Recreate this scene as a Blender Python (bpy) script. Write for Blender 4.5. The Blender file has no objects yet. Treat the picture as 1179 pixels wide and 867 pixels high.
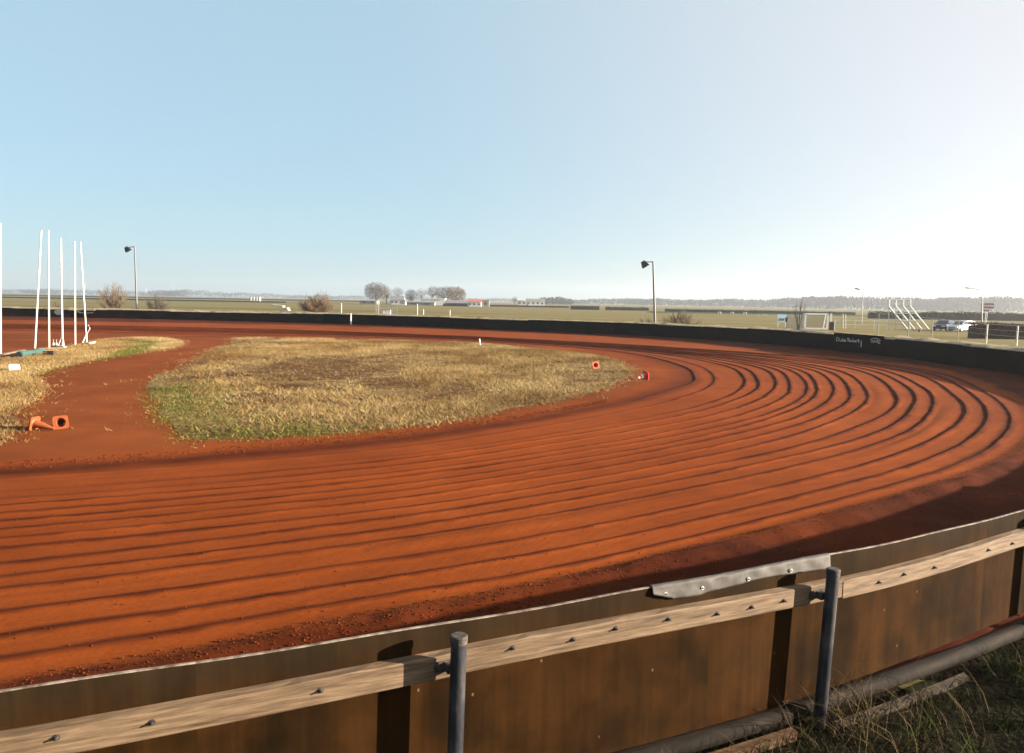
import bpy, math, random
import numpy as np
from mathutils import Vector, Matrix

random.seed(7)
rng = np.random.default_rng(11)
C = bpy.context.scene.collection
scene = bpy.context.scene
R = math.radians

# ------------------------------------------------------------------ camera
IW, IH, FPX = 1179.0, 867.0, 880.0
CAM = Vector((0, 0, 3.0))
PITCH, ROLL = math.atan(86.5 / FPX), R(1.0)
_F = Vector((0, math.cos(PITCH), -math.sin(PITCH)))
_r = Vector((1, 0, 0))
_u = Vector((0, math.sin(PITCH), math.cos(PITCH)))
CR = _r * math.cos(ROLL) + _u * math.sin(ROLL)
CU = _u * math.cos(ROLL) - _r * math.sin(ROLL)


def ray(x, y):
    return _F * FPX + CR * (x - IW / 2) - CU * (y - IH / 2)


def g(x, y, z=0.0):
    d = ray(x, y)
    t = (z - CAM.z) / d.z
    return CAM + d * t


def at(x, y, Y):
    d = ray(x, y)
    return CAM + d * ((Y - CAM.y) / d.y)


def base(x, Y, z=0.0):
    """ground point in photo column x at depth Y (column taken near the horizon line)"""
    hy = 347 + (x - 589.5) * 0.0175 + 880 * (3 - z) / Y
    p = at(x, hy, Y)
    return Vector((p.x, Y, z))


cam_d = bpy.data.cameras.new('camera')
cam = bpy.data.objects.new('camera', cam_d)
C.objects.link(cam)
cam_d.sensor_width = 36
cam_d.lens = 36 * FPX / IW
cam_d.clip_end = 12000
cam_d.clip_start = 0.05
M = Matrix((CR, CU, -_F)).transposed().to_4x4()
M.translation = CAM
cam.matrix_world = M
scene.camera = cam

# ------------------------------------------------------------------ light
SUN_EL, SUN_AZ = R(13.0), R(-4.0)         # azimuth measured from +X towards +Y
sdir = Vector((math.cos(SUN_EL) * math.cos(SUN_AZ), math.cos(SUN_EL) * math.sin(SUN_AZ), math.sin(SUN_EL)))
sl = bpy.data.lights.new('sun', 'SUN')
sl.energy = 5.0
sl.angle = R(0.5)
sl.color = (1.0, 0.86, 0.68)
so = bpy.data.objects.new('sun', sl)
C.objects.link(so)
so.location = (40, 10, 30)
so.rotation_euler = sdir.to_track_quat('Z', 'Y').to_euler()

world = bpy.data.worlds.new('World')
scene.world = world
world.use_nodes = True
nt = world.node_tree
bg = nt.nodes['Background']
sky = nt.nodes.new('ShaderNodeTexSky')
sky.sky_type = 'NISHITA'
sky.sun_disc = False
sky.sun_elevation = SUN_EL
sky.sun_rotation = math.pi / 2 - SUN_AZ
sky.air_density = 0.9
sky.dust_density = 0.5
sky.ozone_density = 3.0
# thin high haze: a pale veil over the sky and a broad soft brightening towards the sun
wtc = nt.nodes.new('ShaderNodeTexCoord')
wdot = nt.nodes.new('ShaderNodeVectorMath'); wdot.operation = 'DOT_PRODUCT'
wdot.inputs[1].default_value = tuple(sdir)
nt.links.new(wtc.outputs['Generated'], wdot.inputs[0])
wmr = nt.nodes.new('ShaderNodeMapRange'); wmr.interpolation_type = 'SMOOTHSTEP'
wmr.inputs['From Min'].default_value = -0.25; wmr.inputs['From Max'].default_value = 0.8
nt.links.new(wdot.outputs['Value'], wmr.inputs['Value'])
wv = nt.nodes.new('ShaderNodeMix'); wv.data_type = 'RGBA'
wv.inputs['A'].default_value = (1.5, 2.15, 2.45, 1)
wv.inputs['B'].default_value = (3.25, 2.98, 2.75, 1)
nt.links.new(wmr.outputs[0], wv.inputs['Factor'])
wsc = nt.nodes.new('ShaderNodeVectorMath'); wsc.operation = 'SCALE'; wsc.inputs['Scale'].default_value = 0.24
nt.links.new(sky.outputs[0], wsc.inputs[0])
wad = nt.nodes.new('ShaderNodeVectorMath'); wad.operation = 'ADD'
nt.links.new(wsc.outputs[0], wad.inputs[0]); nt.links.new(wv.outputs['Result'], wad.inputs[1])
nt.links.new(wad.outputs[0], bg.inputs[0])
bg.inputs[1].default_value = 0.05

vs = scene.view_settings
vs.view_transform = 'Standard'
vs.look = 'None'
vs.gamma = 1.0
vs.use_curve_mapping = False
vs.exposure = 2.3
scene.render.engine = 'CYCLES'
scene.cycles.use_denoising = True
scene.cycles.max_bounces = 6
scene.cycles.volume_bounces = 0


# ------------------------------------------------------------------ noise in numpy
_perm = rng.random((256, 256))


def vnoise(x, y):
    x = np.asarray(x, float); y = np.asarray(y, float)
    xi = np.floor(x).astype(int); yi = np.floor(y).astype(int)
    fx = x - xi; fy = y - yi
    fx = fx * fx * (3 - 2 * fx); fy = fy * fy * (3 - 2 * fy)
    a = _perm[xi % 256, yi % 256]; b = _perm[(xi + 1) % 256, yi % 256]
    c = _perm[xi % 256, (yi + 1) % 256]; d = _perm[(xi + 1) % 256, (yi + 1) % 256]
    return (a * (1 - fx) + b * fx) * (1 - fy) + (c * (1 - fx) + d * fx) * fy


def fbm(x, y, o=3):
    s, a, t = 0, 1.0, 0
    for i in range(o):
        s = s + a * vnoise(np.asarray(x) * 2 ** i + 17.3 * i, np.asarray(y) * 2 ** i + 5.1 * i)
        t += a; a *= 0.5
    return s / t


# ------------------------------------------------------------------ materials
def new_mat(name):
    m = bpy.data.materials.new(name)
    m.use_nodes = True
    n = m.node_tree
    b = n.nodes['Principled BSDF']
    return m, n, b


def mat(name, stops, scale=3.0, rough=0.8, metal=0.0, bump=0.0, bscale=40.0, stretch=(1, 1, 1), attr=None,
        detail=5.0, spec=0.3, bdist=0.02, lo=0.35, hi=0.68, speck=None):
    """noise -> ramp -> base colour; second noise -> bump; optional fine speckle"""
    m, n, b = new_mat(name)
    L = n.links.new
    if attr:
        co = n.nodes.new('ShaderNodeAttribute'); co.attribute_name = attr; cout = co.outputs['Vector']
    else:
        co = n.nodes.new('ShaderNodeTexCoord'); cout = co.outputs['Object']
    mp = n.nodes.new('ShaderNodeMapping'); mp.inputs['Scale'].default_value = stretch
    L(cout, mp.inputs['Vector'])
    nz = n.nodes.new('ShaderNodeTexNoise'); nz.inputs['Scale'].default_value = scale
    nz.inputs['Detail'].default_value = detail; nz.inputs['Roughness'].default_value = 0.62
    L(mp.outputs[0], nz.inputs['Vector'])
    rp = n.nodes.new('ShaderNodeValToRGB')
    els = rp.color_ramp.elements
    while len(els) < len(stops):
        els.new(0.5)
    for i, c in enumerate(stops):
        els[i].position = lo + (hi - lo) * i / max(1, len(stops) - 1)
        els[i].color = (*c, 1)
    L(nz.outputs['Fac'], rp.inputs['Fac'])
    col = rp.outputs['Color']
    if speck:
        sc, amt = speck
        n3 = n.nodes.new('ShaderNodeTexNoise'); n3.inputs['Scale'].default_value = sc; n3.inputs['Detail'].default_value = 3
        L(mp.outputs[0], n3.inputs['Vector'])
        mr = n.nodes.new('ShaderNodeMapRange'); mr.inputs['From Min'].default_value = 0.3; mr.inputs['From Max'].default_value = 0.7
        mr.inputs['To Min'].default_value = 1 - amt; mr.inputs['To Max'].default_value = 1 + amt
        L(n3.outputs['Fac'], mr.inputs['Value'])
        mx = n.nodes.new('ShaderNodeVectorMath'); mx.operation = 'SCALE'
        L(col, mx.inputs[0]); L(mr.outputs[0], mx.inputs['Scale'])
        col = mx.outputs[0]
    L(col, b.inputs['Base Color'])
    b.inputs['Roughness'].default_value = rough
    b.inputs['Metallic'].default_value = metal
    b.inputs['Specular IOR Level'].default_value = spec
    if bump:
        n2 = n.nodes.new('ShaderNodeTexNoise'); n2.inputs['Scale'].default_value = bscale; n2.inputs['Detail'].default_value = 4
        L(mp.outputs[0], n2.inputs['Vector'])
        bp = n.nodes.new('ShaderNodeBump'); bp.inputs['Strength'].default_value = bump; bp.inputs['Distance'].default_value = bdist
        L(n2.outputs['Fac'], bp.inputs['Height']); L(bp.outputs[0], b.inputs['Normal'])
    return m


def attr_mat(name, attr, colA, colB, colC=None, rough=0.9, scale=0.0, translucent=False):
    """blades: per-blade value 0..1 picks a colour"""
    m, n, b = new_mat(name)
    a = n.nodes.new('ShaderNodeAttribute'); a.attribute_name = attr
    rp = n.nodes.new('ShaderNodeValToRGB')
    els = rp.color_ramp.elements
    cols = [colA, colB] + ([colC] if colC else [])
    while len(els) < len(cols):
        els.new(0.5)
    for i, c in enumerate(cols):
        els[i].position = i / (len(cols) - 1); els[i].color = (*c, 1)
    n.links.new(a.outputs['Fac'], rp.inputs['Fac'])
    n.links.new(rp.outputs['Color'], b.inputs['Base Color'])
    b.inputs['Roughness'].default_value = rough
    b.inputs['Specular IOR Level'].default_value = 0.03
    return m


MT = {}


def simple(name, c, rough=0.5, metal=0.0, var=0.15, scale=6, spec=0.4, bump=0.0):
    d = tuple(max(0, x * (1 - var)) for x in c); e = tuple(min(1, x * (1 + var)) for x in c)
    MT[name] = mat(name, [d, e], scale=scale, rough=rough, metal=metal, spec=spec, bump=bump)
    return MT[name]


simple('white_paint', (0.62, 0.61, 0.58), 0.5)
simple('white_old', (0.42, 0.40, 0.36), 0.6, var=0.25)
simple('turbine_grey', (0.3, 0.31, 0.33), 0.6)
simple('grey_steel', (0.2, 0.205, 0.215), 0.45, 0.6)
simple('grey_pole', (0.11, 0.115, 0.12), 0.5, 0.2)
simple('black_plastic', (0.014, 0.014, 0.016), 0.5)
simple('dark_brown', (0.06, 0.035, 0.025), 0.8)
simple('orange_plastic', (0.25, 0.06, 0.016), 0.5, var=0.12)
simple('orange_bright', (0.45, 0.075, 0.02), 0.5, var=0.12)
simple('red_plastic', (0.5, 0.045, 0.012), 0.45)
simple('teal_tarp', (0.034, 0.082, 0.07), 0.6, var=0.3, scale=5)
simple('roof_grey', (0.16, 0.15, 0.16), 0.8)
simple('brick_red', (0.36, 0.09, 0.06), 0.8)
simple('cream_wall', (0.66, 0.63, 0.57), 0.8)
simple('green_wall', (0.16, 0.19, 0.15), 0.8)
simple('glass_dark', (0.03, 0.035, 0.045), 0.08, spec=0.6, var=0.05)
simple('car_blue', (0.018, 0.025, 0.06), 0.3, 0.3, var=0.05)
simple('car_silver', (0.52, 0.55, 0.6), 0.35, 0.35, var=0.04)
simple('tyre', (0.02, 0.02, 0.02), 0.9)
simple('lamp_glass', (0.8, 0.8, 0.78), 0.2)
simple('sign_brown', (0.10, 0.05, 0.05), 0.6)
simple('sign_blue', (0.42, 0.58, 0.66), 0.5)
simple('sign_navy', (0.06, 0.13, 0.2), 0.5)
simple('net_grey', (0.3, 0.29, 0.3), 0.9)
simple('bark', (0.06, 0.045, 0.035), 0.9, var=0.3)
simple('twig_grey', (0.075, 0.06, 0.048), 0.95, var=0.3)
simple('twig_red', (0.125, 0.083, 0.05), 0.95, var=0.3)
simple('twig_tan', (0.14, 0.105, 0.068), 0.95, var=0.3)
simple('evergreen', (0.016, 0.02, 0.013), 0.95, var=0.4)
simple('hedge_green', (0.018, 0.026, 0.016), 0.95, var=0.35, scale=0.6)
simple('hedge_brown', (0.035, 0.016, 0.010), 0.95, var=0.4, scale=4)
simple('timber_grey', (0.15, 0.10, 0.07), 0.85, var=0.3)
simple('concrete', (0.3, 0.27, 0.22), 0.9)
simple('zinc', (0.5, 0.5, 0.5), 0.4, 0.8)

MT['wall_black'] = mat('wall_black', [(0.002, 0.002, 0.003), (0.005, 0.004, 0.005), (0.011, 0.007, 0.006)], scale=0.7, rough=0.95, bump=0.3, bscale=6, spec=0.0)
MT['wall_brown'] = mat('wall_brown', [(0.006, 0.004, 0.0035), (0.018, 0.009, 0.006), (0.038, 0.019, 0.012)], scale=0.5, rough=0.9, bump=0.3, bscale=6, stretch=(1, 1, 3), spec=0.0)
def ply_mat():
    m, n, b = new_mat('plywood')
    L = n.links.new
    at_ = n.nodes.new('ShaderNodeAttribute'); at_.attribute_name = 'suv'
    def noise(st, det=6, ro=0.6, sc=1.0):
        mp = n.nodes.new('ShaderNodeMapping'); mp.inputs['Scale'].default_value = st
        L(at_.outputs['Vector'], mp.inputs['Vector'])
        z = n.nodes.new('ShaderNodeTexNoise'); z.inputs['Scale'].default_value = sc; z.inputs['Detail'].default_value = det; z.inputs['Roughness'].default_value = ro
        L(mp.outputs[0], z.inputs['Vector']); return z
    def rng_(src, a, b, lo=0.3, hi=0.7):
        q = n.nodes.new('ShaderNodeMapRange'); q.inputs['From Min'].default_value = lo; q.inputs['From Max'].default_value = hi
        q.inputs['To Min'].default_value = a; q.inputs['To Max'].default_value = b
        L(src, q.inputs['Value']); return q
    def ramp(src, cols, lo, hi):
        rp = n.nodes.new('ShaderNodeValToRGB'); e = rp.color_ramp.elements
        while len(e) < len(cols): e.new(0.5)
        for i, c in enumerate(cols):
            e[i].position = lo + (hi - lo) * i / (len(cols) - 1); e[i].color = (*c, 1)
        L(src, rp.inputs['Fac']); return rp
    big = noise((1.5, 1.2, 1), 5, 0.6)
    base_ = ramp(big.outputs['Fac'], [(0.005, 0.003, 0.0012), (0.0135, 0.0062, 0.0016), (0.0265, 0.0108, 0.0025), (0.0175, 0.0092, 0.003)], 0.28, 0.72)
    # height: weathered olive-grey strip above the rail, redder mud below
    sep = n.nodes.new('ShaderNodeSeparateXYZ'); L(at_.outputs['Vector'], sep.inputs[0])
    wob = noise((3, 0.4, 1), 4, 0.6)
    ad = n.nodes.new('ShaderNodeMath'); ad.operation = 'MULTIPLY_ADD'; ad.inputs[1].default_value = 0.16
    L(wob.outputs['Fac'], ad.inputs[0]); L(sep.outputs['Y'], ad.inputs[2])
    up = rng_(ad.outputs[0], 0.0, 0.75, 1.02, 1.22)
    mx = n.nodes.new('ShaderNodeMix'); mx.data_type = 'RGBA'; mx.inputs['B'].default_value = (0.017, 0.0115, 0.0065, 1)
    L(up.outputs[0], mx.inputs['Factor']); L(base_.outputs['Color'], mx.inputs['A'])
    # water streaks running down
    st = noise((6.5, 0.5, 1), 7, 0.62)
    st2 = noise((26, 1.2, 1), 4, 0.6)
    fine = noise((6, 130, 1), 3, 0.6)
    m1 = n.nodes.new('ShaderNodeMath'); m1.operation = 'MULTIPLY'; L(rng_(st.outputs['Fac'], 0.72, 1.32).outputs[0], m1.inputs[0]); L(rng_(st2.outputs['Fac'], 0.88, 1.12).outputs[0], m1.inputs[1])
    m2 = n.nodes.new('ShaderNodeMath'); m2.operation = 'MULTIPLY'; L(m1.outputs[0], m2.inputs[0]); L(rng_(fine.outputs['Fac'], 0.92, 1.08).outputs[0], m2.inputs[1])
    sc = n.nodes.new('ShaderNodeVectorMath'); sc.operation = 'SCALE'
    L(mx.outputs['Result'], sc.inputs[0]); L(m2.outputs[0], sc.inputs['Scale'])
    # scattered pale scrapes and chips
    mp = n.nodes.new('ShaderNodeMapping'); mp.inputs['Scale'].default_value = (7, 4.5, 1); mp.inputs['Rotation'].default_value = (0, 0, 0.7)
    L(at_.outputs['Vector'], mp.inputs['Vector'])
    vo = n.nodes.new('ShaderNodeTexVoronoi'); vo.voronoi_dimensions = '2D'; vo.inputs['Scale'].default_value = 1.0
    L(mp.outputs[0], vo.inputs['Vector'])
    chip = rng_(vo.outputs['Distance'], 1.0, 0.0, 0.035, 0.055)
    vc = n.nodes.new('ShaderNodeSeparateXYZ'); L(vo.outputs['Color'], vc.inputs[0])
    sel = rng_(vc.outputs['X'], 0.0, 0.7, 0.94, 0.95)
    cm = n.nodes.new('ShaderNodeMath'); cm.operation = 'MULTIPLY'; L(chip.outputs[0], cm.inputs[0]); L(sel.outputs[0], cm.inputs[1])
    m3 = n.nodes.new('ShaderNodeMix'); m3.data_type = 'RGBA'; m3.inputs['B'].default_value = (0.12, 0.085, 0.06, 1)
    L(cm.outputs[0], m3.inputs['Factor']); L(sc.outputs[0], m3.inputs['A'])
    L(m3.outputs['Result'], b.inputs['Base Color'])
    b.inputs['Roughness'].default_value = 0.85; b.inputs['Specular IOR Level'].default_value = 0.03
    bp = n.nodes.new('ShaderNodeBump'); bp.inputs['Strength'].default_value = 0.12; bp.inputs['Distance'].default_value = 0.01
    L(st.outputs['Fac'], bp.inputs['Height']); L(bp.outputs[0], b.inputs['Normal'])
    return m


MT['plywood'] = ply_mat()
MT['ply_edge'] = mat('ply_edge', [(0.07, 0.045, 0.03), (0.26, 0.215, 0.17)], scale=14, rough=0.8, attr='suv')
MT['rail_wood'] = mat('rail_wood', [(0.045, 0.027, 0.0145), (0.105, 0.066, 0.037), (0.155, 0.106, 0.065)], scale=2.6, rough=0.8, bump=0.35, bscale=14, attr='suv',
                      stretch=(1.1, 15, 15), detail=9, lo=0.30, hi=0.66, speck=(5, 0.22), bdist=0.006)
MT['sleeper_wood'] = mat('sleeper_wood', [(0.05, 0.023, 0.008), (0.15, 0.072, 0.028)], scale=2.0, rough=0.85, bump=0.4, bscale=12, attr='suv', stretch=(0.8, 9, 9))
MT['sleeper_dark'] = mat('sleeper_dark', [(0.015, 0.009, 0.005), (0.05, 0.032, 0.019)], scale=2.0, rough=0.9, bump=0.4, bscale=12, attr='suv', stretch=(0.8, 9, 9))
MT['post_steel'] = mat('post_steel', [(0.014, 0.014, 0.019), (0.034, 0.034, 0.04), (0.085, 0.08, 0.075)], scale=7, rough=0.45, metal=0.35, bump=0.1, bscale=50, stretch=(1, 1, 0.35))
MT['post_cap'] = mat('post_cap', [(0.02, 0.018, 0.02), (0.07, 0.055, 0.045)], scale=25, rough=0.75, bump=0.3, bscale=70)
MT['pipe_black'] = mat('pipe_black', [(0.004, 0.003, 0.002), (0.010, 0.0065, 0.0045), (0.022, 0.014, 0.009)], scale=2.5, rough=0.8, bump=0.15, bscale=30, attr='suv', stretch=(0.8, 3, 3), detail=7, spec=0.1)
MT['flashing'] = mat('flashing', [(0.042, 0.037, 0.033), (0.078, 0.07, 0.064)], scale=6, rough=0.7, metal=0.1, bump=0.1, bscale=22, attr='suv')
MT['field'] = mat('field', [(0.075, 0.078, 0.024), (0.165, 0.13, 0.056), (0.115, 0.098, 0.034), (0.19, 0.15, 0.072)], scale=0.05, rough=1.0, stretch=(0.10, 0.9, 1), bump=0.4, bscale=3, spec=0.05, speck=(2.0, 0.25))
MT['bank'] = mat('bank', [(0.10, 0.075, 0.045), (0.30, 0.245, 0.165), (0.19, 0.155, 0.085)], scale=1.2, rough=1.0, bump=0.7, bscale=6, spec=0.05, speck=(7, 0.35), bdist=0.1)
MT['verge'] = mat('verge', [(0.005, 0.0045, 0.002), (0.014, 0.010, 0.005), (0.011, 0.012, 0.004)], scale=3, rough=1.0, bump=0.9, bscale=18, spec=0.05, bdist=0.05)
MT['island'] = mat('island', [(0.060, 0.026, 0.010), (0.115, 0.066, 0.026), (0.17, 0.110, 0.046), (0.085, 0.045, 0.018)], scale=0.32, rough=1.0, bump=0.8, bscale=6, spec=0.05, speck=(5, 0.35), bdist=0.08)
MT['straw'] = attr_mat('straw', 'tone', (0.12, 0.066, 0.026), (0.23, 0.152, 0.062), (0.34, 0.25, 0.118))
MT['greenblade'] = attr_mat('greenblade', 'tone', (0.045, 0.058, 0.009), (0.09, 0.103, 0.017), (0.155, 0.145, 0.04))
MT['vergeblade'] = attr_mat('vergeblade', 'tone', (0.004, 0.006, 0.0018), (0.026, 0.04, 0.006), (0.11, 0.075, 0.04))
MT['clod'] = mat('clod', [(0.045, 0.010, 0.004), (0.12, 0.027, 0.008)], scale=2, rough=1.0, spec=0.05)
MT['wood_far'] = mat('wood_far', [(0.045, 0.043, 0.046), (0.06, 0.057, 0.06)], scale=0.02, rough=1.0, spec=0.02)


def dirt_mat(name='red_dirt', c0=(0.136, 0.028, 0.0048, 1), c1=(0.196, 0.0445, 0.0082, 1)):
    m, n, b = new_mat(name)
    L = n.links.new
    tc = n.nodes.new('ShaderNodeTexCoord')
    def noise(sc, det=5, ro=0.6, st=None):
        z = n.nodes.new('ShaderNodeTexNoise'); z.inputs['Scale'].default_value = sc
        z.inputs['Detail'].default_value = det; z.inputs['Roughness'].default_value = ro
        L(tc.outputs['Object'], z.inputs['Vector'])
        return z
    n1 = noise(0.16, 6, 0.6)
    rp = n.nodes.new('ShaderNodeValToRGB')
    e = rp.color_ramp.elements
    e[0].position = 0.33; e[0].color = c0
    e[1].position = 0.7; e[1].color = c1
    L(n1.outputs['Fac'], rp.inputs['Fac'])
    # fine speckle
    n2 = noise(26, 4, 0.7)
    mr = n.nodes.new('ShaderNodeMapRange'); mr.inputs['From Min'].default_value = 0.3; mr.inputs['From Max'].default_value = 0.7
    mr.inputs['To Min'].default_value = 0.84; mr.inputs['To Max'].default_value = 1.14
    L(n2.outputs['Fac'], mr.inputs['Value'])
    sc = n.nodes.new('ShaderNodeVectorMath'); sc.operation = 'SCALE'
    # broader patches, and fine drag lines left by the rake along the lanes
    n5 = noise(0.9, 4, 0.6)
    la = n.nodes.new('ShaderNodeAttribute'); la.attribute_name = 'lane'
    lm = n.nodes.new('ShaderNodeMapping'); lm.inputs['Scale'].default_value = (0.12, 7.0, 1)
    L(la.outputs['Vector'], lm.inputs['Vector'])
    n6 = n.nodes.new('ShaderNodeTexNoise'); n6.inputs['Scale'].default_value = 1.0; n6.inputs['Detail'].default_value = 5
    L(lm.outputs[0], n6.inputs['Vector'])
    def rng_(src, a, b):
        q = n.nodes.new('ShaderNodeMapRange'); q.inputs['From Min'].default_value = 0.3; q.inputs['From Max'].default_value = 0.7
        q.inputs['To Min'].default_value = a; q.inputs['To Max'].default_value = b
        L(src.outputs['Fac'], q.inputs['Value']); return q
    def mul(a, b):
        q = n.nodes.new('ShaderNodeMath'); q.operation = 'MULTIPLY'; L(a.outputs[0], q.inputs[0]); L(b.outputs[0], q.inputs[1]); return q
    mr = mul(mul(mr, rng_(n5, 0.88, 1.10)), rng_(n6, 0.90, 1.09))
    L(rp.outputs['Color'], sc.inputs[0]); L(mr.outputs[0], sc.inputs['Scale'])
    at_ = n.nodes.new('ShaderNodeAttribute'); at_.attribute_name = 'damp_shade'
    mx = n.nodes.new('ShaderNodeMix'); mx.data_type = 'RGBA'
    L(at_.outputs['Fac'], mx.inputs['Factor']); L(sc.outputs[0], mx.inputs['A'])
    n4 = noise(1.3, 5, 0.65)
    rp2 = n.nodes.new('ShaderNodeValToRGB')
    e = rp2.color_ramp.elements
    e[0].position = 0.35; e[0].color = (0.030, 0.0058, 0.002, 1)  # damp soil, darkened further to carry ridge and board shade
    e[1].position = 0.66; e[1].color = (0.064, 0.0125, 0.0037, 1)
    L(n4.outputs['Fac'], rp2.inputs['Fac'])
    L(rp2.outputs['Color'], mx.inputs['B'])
    L(mx.outputs['Result'], b.inputs['Base Color'])
    b.inputs['Roughness'].default_value = 1.0
    b.inputs['Specular IOR Level'].default_value = 0.04
    n3 = noise(9, 8, 0.68)
    bp = n.nodes.new('ShaderNodeBump'); bp.inputs['Strength'].default_value = 0.22; bp.inputs['Distance'].default_value = 0.03
    L(n3.outputs['Fac'], bp.inputs['Height']); L(bp.outputs[0], b.inputs['Normal'])
    return m


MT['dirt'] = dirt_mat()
MT['path_dirt'] = dirt_mat('path_dirt', (0.108, 0.0255, 0.0058, 1), (0.188, 0.0485, 0.0115, 1))


# ------------------------------------------------------------------ object helpers
def root_of(o):
    while o.parent:
        o = o.parent
    return o


def mesh_obj(name, verts, faces, m, parent=None, attrs=None, smooth=False, loc=None):
    """verts in world coordinates; attrs: {name: (type, array)} on points"""
    v = np.asarray(verts, dtype=np.float64).reshape(-1, 3)
    if parent is not None:
        o0 = np.array(root_of(parent).location)
    elif loc is not None:
        o0 = np.array(loc)
    else:
        o0 = np.zeros(3)
    v = v - o0
    me = bpy.data.meshes.new(name)
    if isinstance(faces, np.ndarray):
        k = faces.shape[1]; nf = len(faces)
        me.vertices.add(len(v)); me.vertices.foreach_set('co', v.astype(np.float32).ravel())
        me.loops.add(nf * k); me.loops.foreach_set('vertex_index', faces.astype(np.int32).ravel())
        me.polygons.add(nf)
        me.polygons.foreach_set('loop_start', np.arange(0, nf * k, k, dtype=np.int32))
        me.update(calc_edges=True)
    else:
        me.from_pydata(v.tolist(), [], faces)
    if attrs:
        for an, (ty, arr) in attrs.items():
            a = me.attributes.new(an, ty, 'POINT')
            if ty == 'FLOAT':
                a.data.foreach_set('value', np.asarray(arr, np.float32).ravel())
            else:
                a.data.foreach_set('vector', np.asarray(arr, np.float32).ravel())
    if smooth:
        me.polygons.foreach_set('use_smooth', np.ones(len(me.polygons), dtype=bool))
    me.materials.append(m)
    me.validate()
    o = bpy.data.objects.new(name, me)
    C.objects.link(o)
    if parent is not None:
        o.parent = parent
    elif loc is not None:
        o.location = loc
    return o


class MB:
    def __init__(s):
        s.v = []; s.f = []; s.uv = []; s.has_uv = False

    def add(s, vs_, fs_, uvs=None):
        k = len(s.v)
        s.v += [tuple(p) for p in vs_]
        s.f += [tuple(i + k for i in f) for f in fs_]
        if uvs is None:
            s.uv += [(0, 0, 0)] * len(vs_)
        else:
            s.uv += [tuple(u) for u in uvs]; s.has_uv = True
        return s

    def box(s, c, size, ax=None):
        """centre, full sizes, ax = (ex, ey, ez) unit axes"""
        c = Vector(c)
        ex, ey, ez = ax or (Vector((1, 0, 0)), Vector((0, 1, 0)), Vector((0, 0, 1)))
        a, b, d = size[0] / 2, size[1] / 2, size[2] / 2
        vv = [c + ex * (i * a) + ey * (j * b) + ez * (k * d) for k in (-1, 1) for j in (-1, 1) for i in (-1, 1)]
        return s.add(vv, [(0, 2, 3, 1), (4, 5, 7, 6), (0, 1, 5, 4), (2, 6, 7, 3), (0, 4, 6, 2), (1, 3, 7, 5)])

    def tube(s, p0, p1, r0, r1=None, n=8, cap=True):
        return s.path([p0, p1], [r0, r0 if r1 is None else r1], n, cap)

    def path(s, pts, rad, n=8, cap=True):
        pts = [Vector(p) for p in pts]
        if not isinstance(rad, (list, tuple)):
            rad = [rad] * len(pts)
        vv, ff, uu = [], [], []
        ref = None; sl_ = 0
        for i, p in enumerate(pts):
            t = (pts[min(i + 1, len(pts) - 1)] - pts[max(i - 1, 0)]).normalized()
            if ref is None:
                ref = Vector((0, 0, 1)) if abs(t.z) < 0.9 else Vector((1, 0, 0))
            e1 = t.cross(ref).normalized(); e2 = t.cross(e1).normalized()
            if i: sl_ += (p - pts[i - 1]).length
            for k in range(n):
                a = 2 * math.pi * k / n
                vv.append(p + (e1 * math.cos(a) + e2 * math.sin(a)) * rad[i])
                uu.append((sl_, k / n, 0))
        for i in range(len(pts) - 1):
            for k in range(n):
                ff.append((i * n + k, i * n + (k + 1) % n, (i + 1) * n + (k + 1) % n, (i + 1) * n + k))
        if cap:
            ff.append(tuple(range(n))[::-1]); ff.append(tuple(range((len(pts) - 1) * n, len(pts) * n)))
        return s.add(vv, ff, uu)

    def prism(s, pts, thick):
        """flat polygon (list of Vectors) extruded by vector thick"""
        n = len(pts); t = Vector(thick)
        vv = [Vector(p) for p in pts] + [Vector(p) + t for p in pts]
        ff = [tuple(range(n)), tuple(range(2 * n - 1, n - 1, -1))] + [(i, i + n, (i + 1) % n + n, (i + 1) % n) for i in range(n)]
        return s.add(vv, ff)

    def sweep(s, pts, nrm, prof):
        """pts: ground polyline (x,y), nrm: outward normals, prof(i, sarc): list of (offset, z) closed profile"""
        vv, ff, uu = [], [], []
        sa = 0; k = None
        for i, (p, q) in enumerate(zip(pts, nrm)):
            if i: sa += math.hypot(p[0] - pts[i - 1][0], p[1] - pts[i - 1][1])
            pr = prof(i, sa)
            k = len(pr)
            for (o, z) in pr:
                vv.append((p[0] + q[0] * o, p[1] + q[1] * o, z)); uu.append((sa, z, o))
        n = len(pts)
        for i in range(n - 1):
            for j in range(k):
                ff.append((i * k + j, i * k + (j + 1) % k, (i + 1) * k + (j + 1) % k, (i + 1) * k + j))
        ff.append(tuple(range(k))[::-1]); ff.append(tuple(range((n - 1) * k, n * k)))
        return s.add(vv, ff, uu)

    def build(s, name, m, parent=None, smooth=False, loc=None):
        m = MT[m] if isinstance(m, str) else m
        return mesh_obj(name, s.v, s.f, m, parent, {'suv': ('FLOAT_VECTOR', s.uv)} if s.has_uv else None, smooth, loc)


def thing(name, label, cat, loc=(0, 0, 0), group=None):
    o = bpy.data.objects.new(name, None)
    C.objects.link(o)
    o.location = loc
    o.empty_display_size = 0.3
    o['label'] = label; o['category'] = cat
    if group: o['group'] = group
    return o


def tag(o, label, cat, group=None, kind=None):
    o['label'] = label; o['category'] = cat
    if group: o['group'] = group
    if kind: o['kind'] = kind
    return o


def struct(o, kind='structure'):
    o['kind'] = kind
    return o


def shade_auto(o, ang=40):
    me = o.data
    me.polygons.foreach_set('use_smooth', np.ones(len(me.polygons), dtype=bool))
    try:
        me.set_sharp_from_angle(angle=R(ang))
    except Exception:
        pass
    return o


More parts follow.
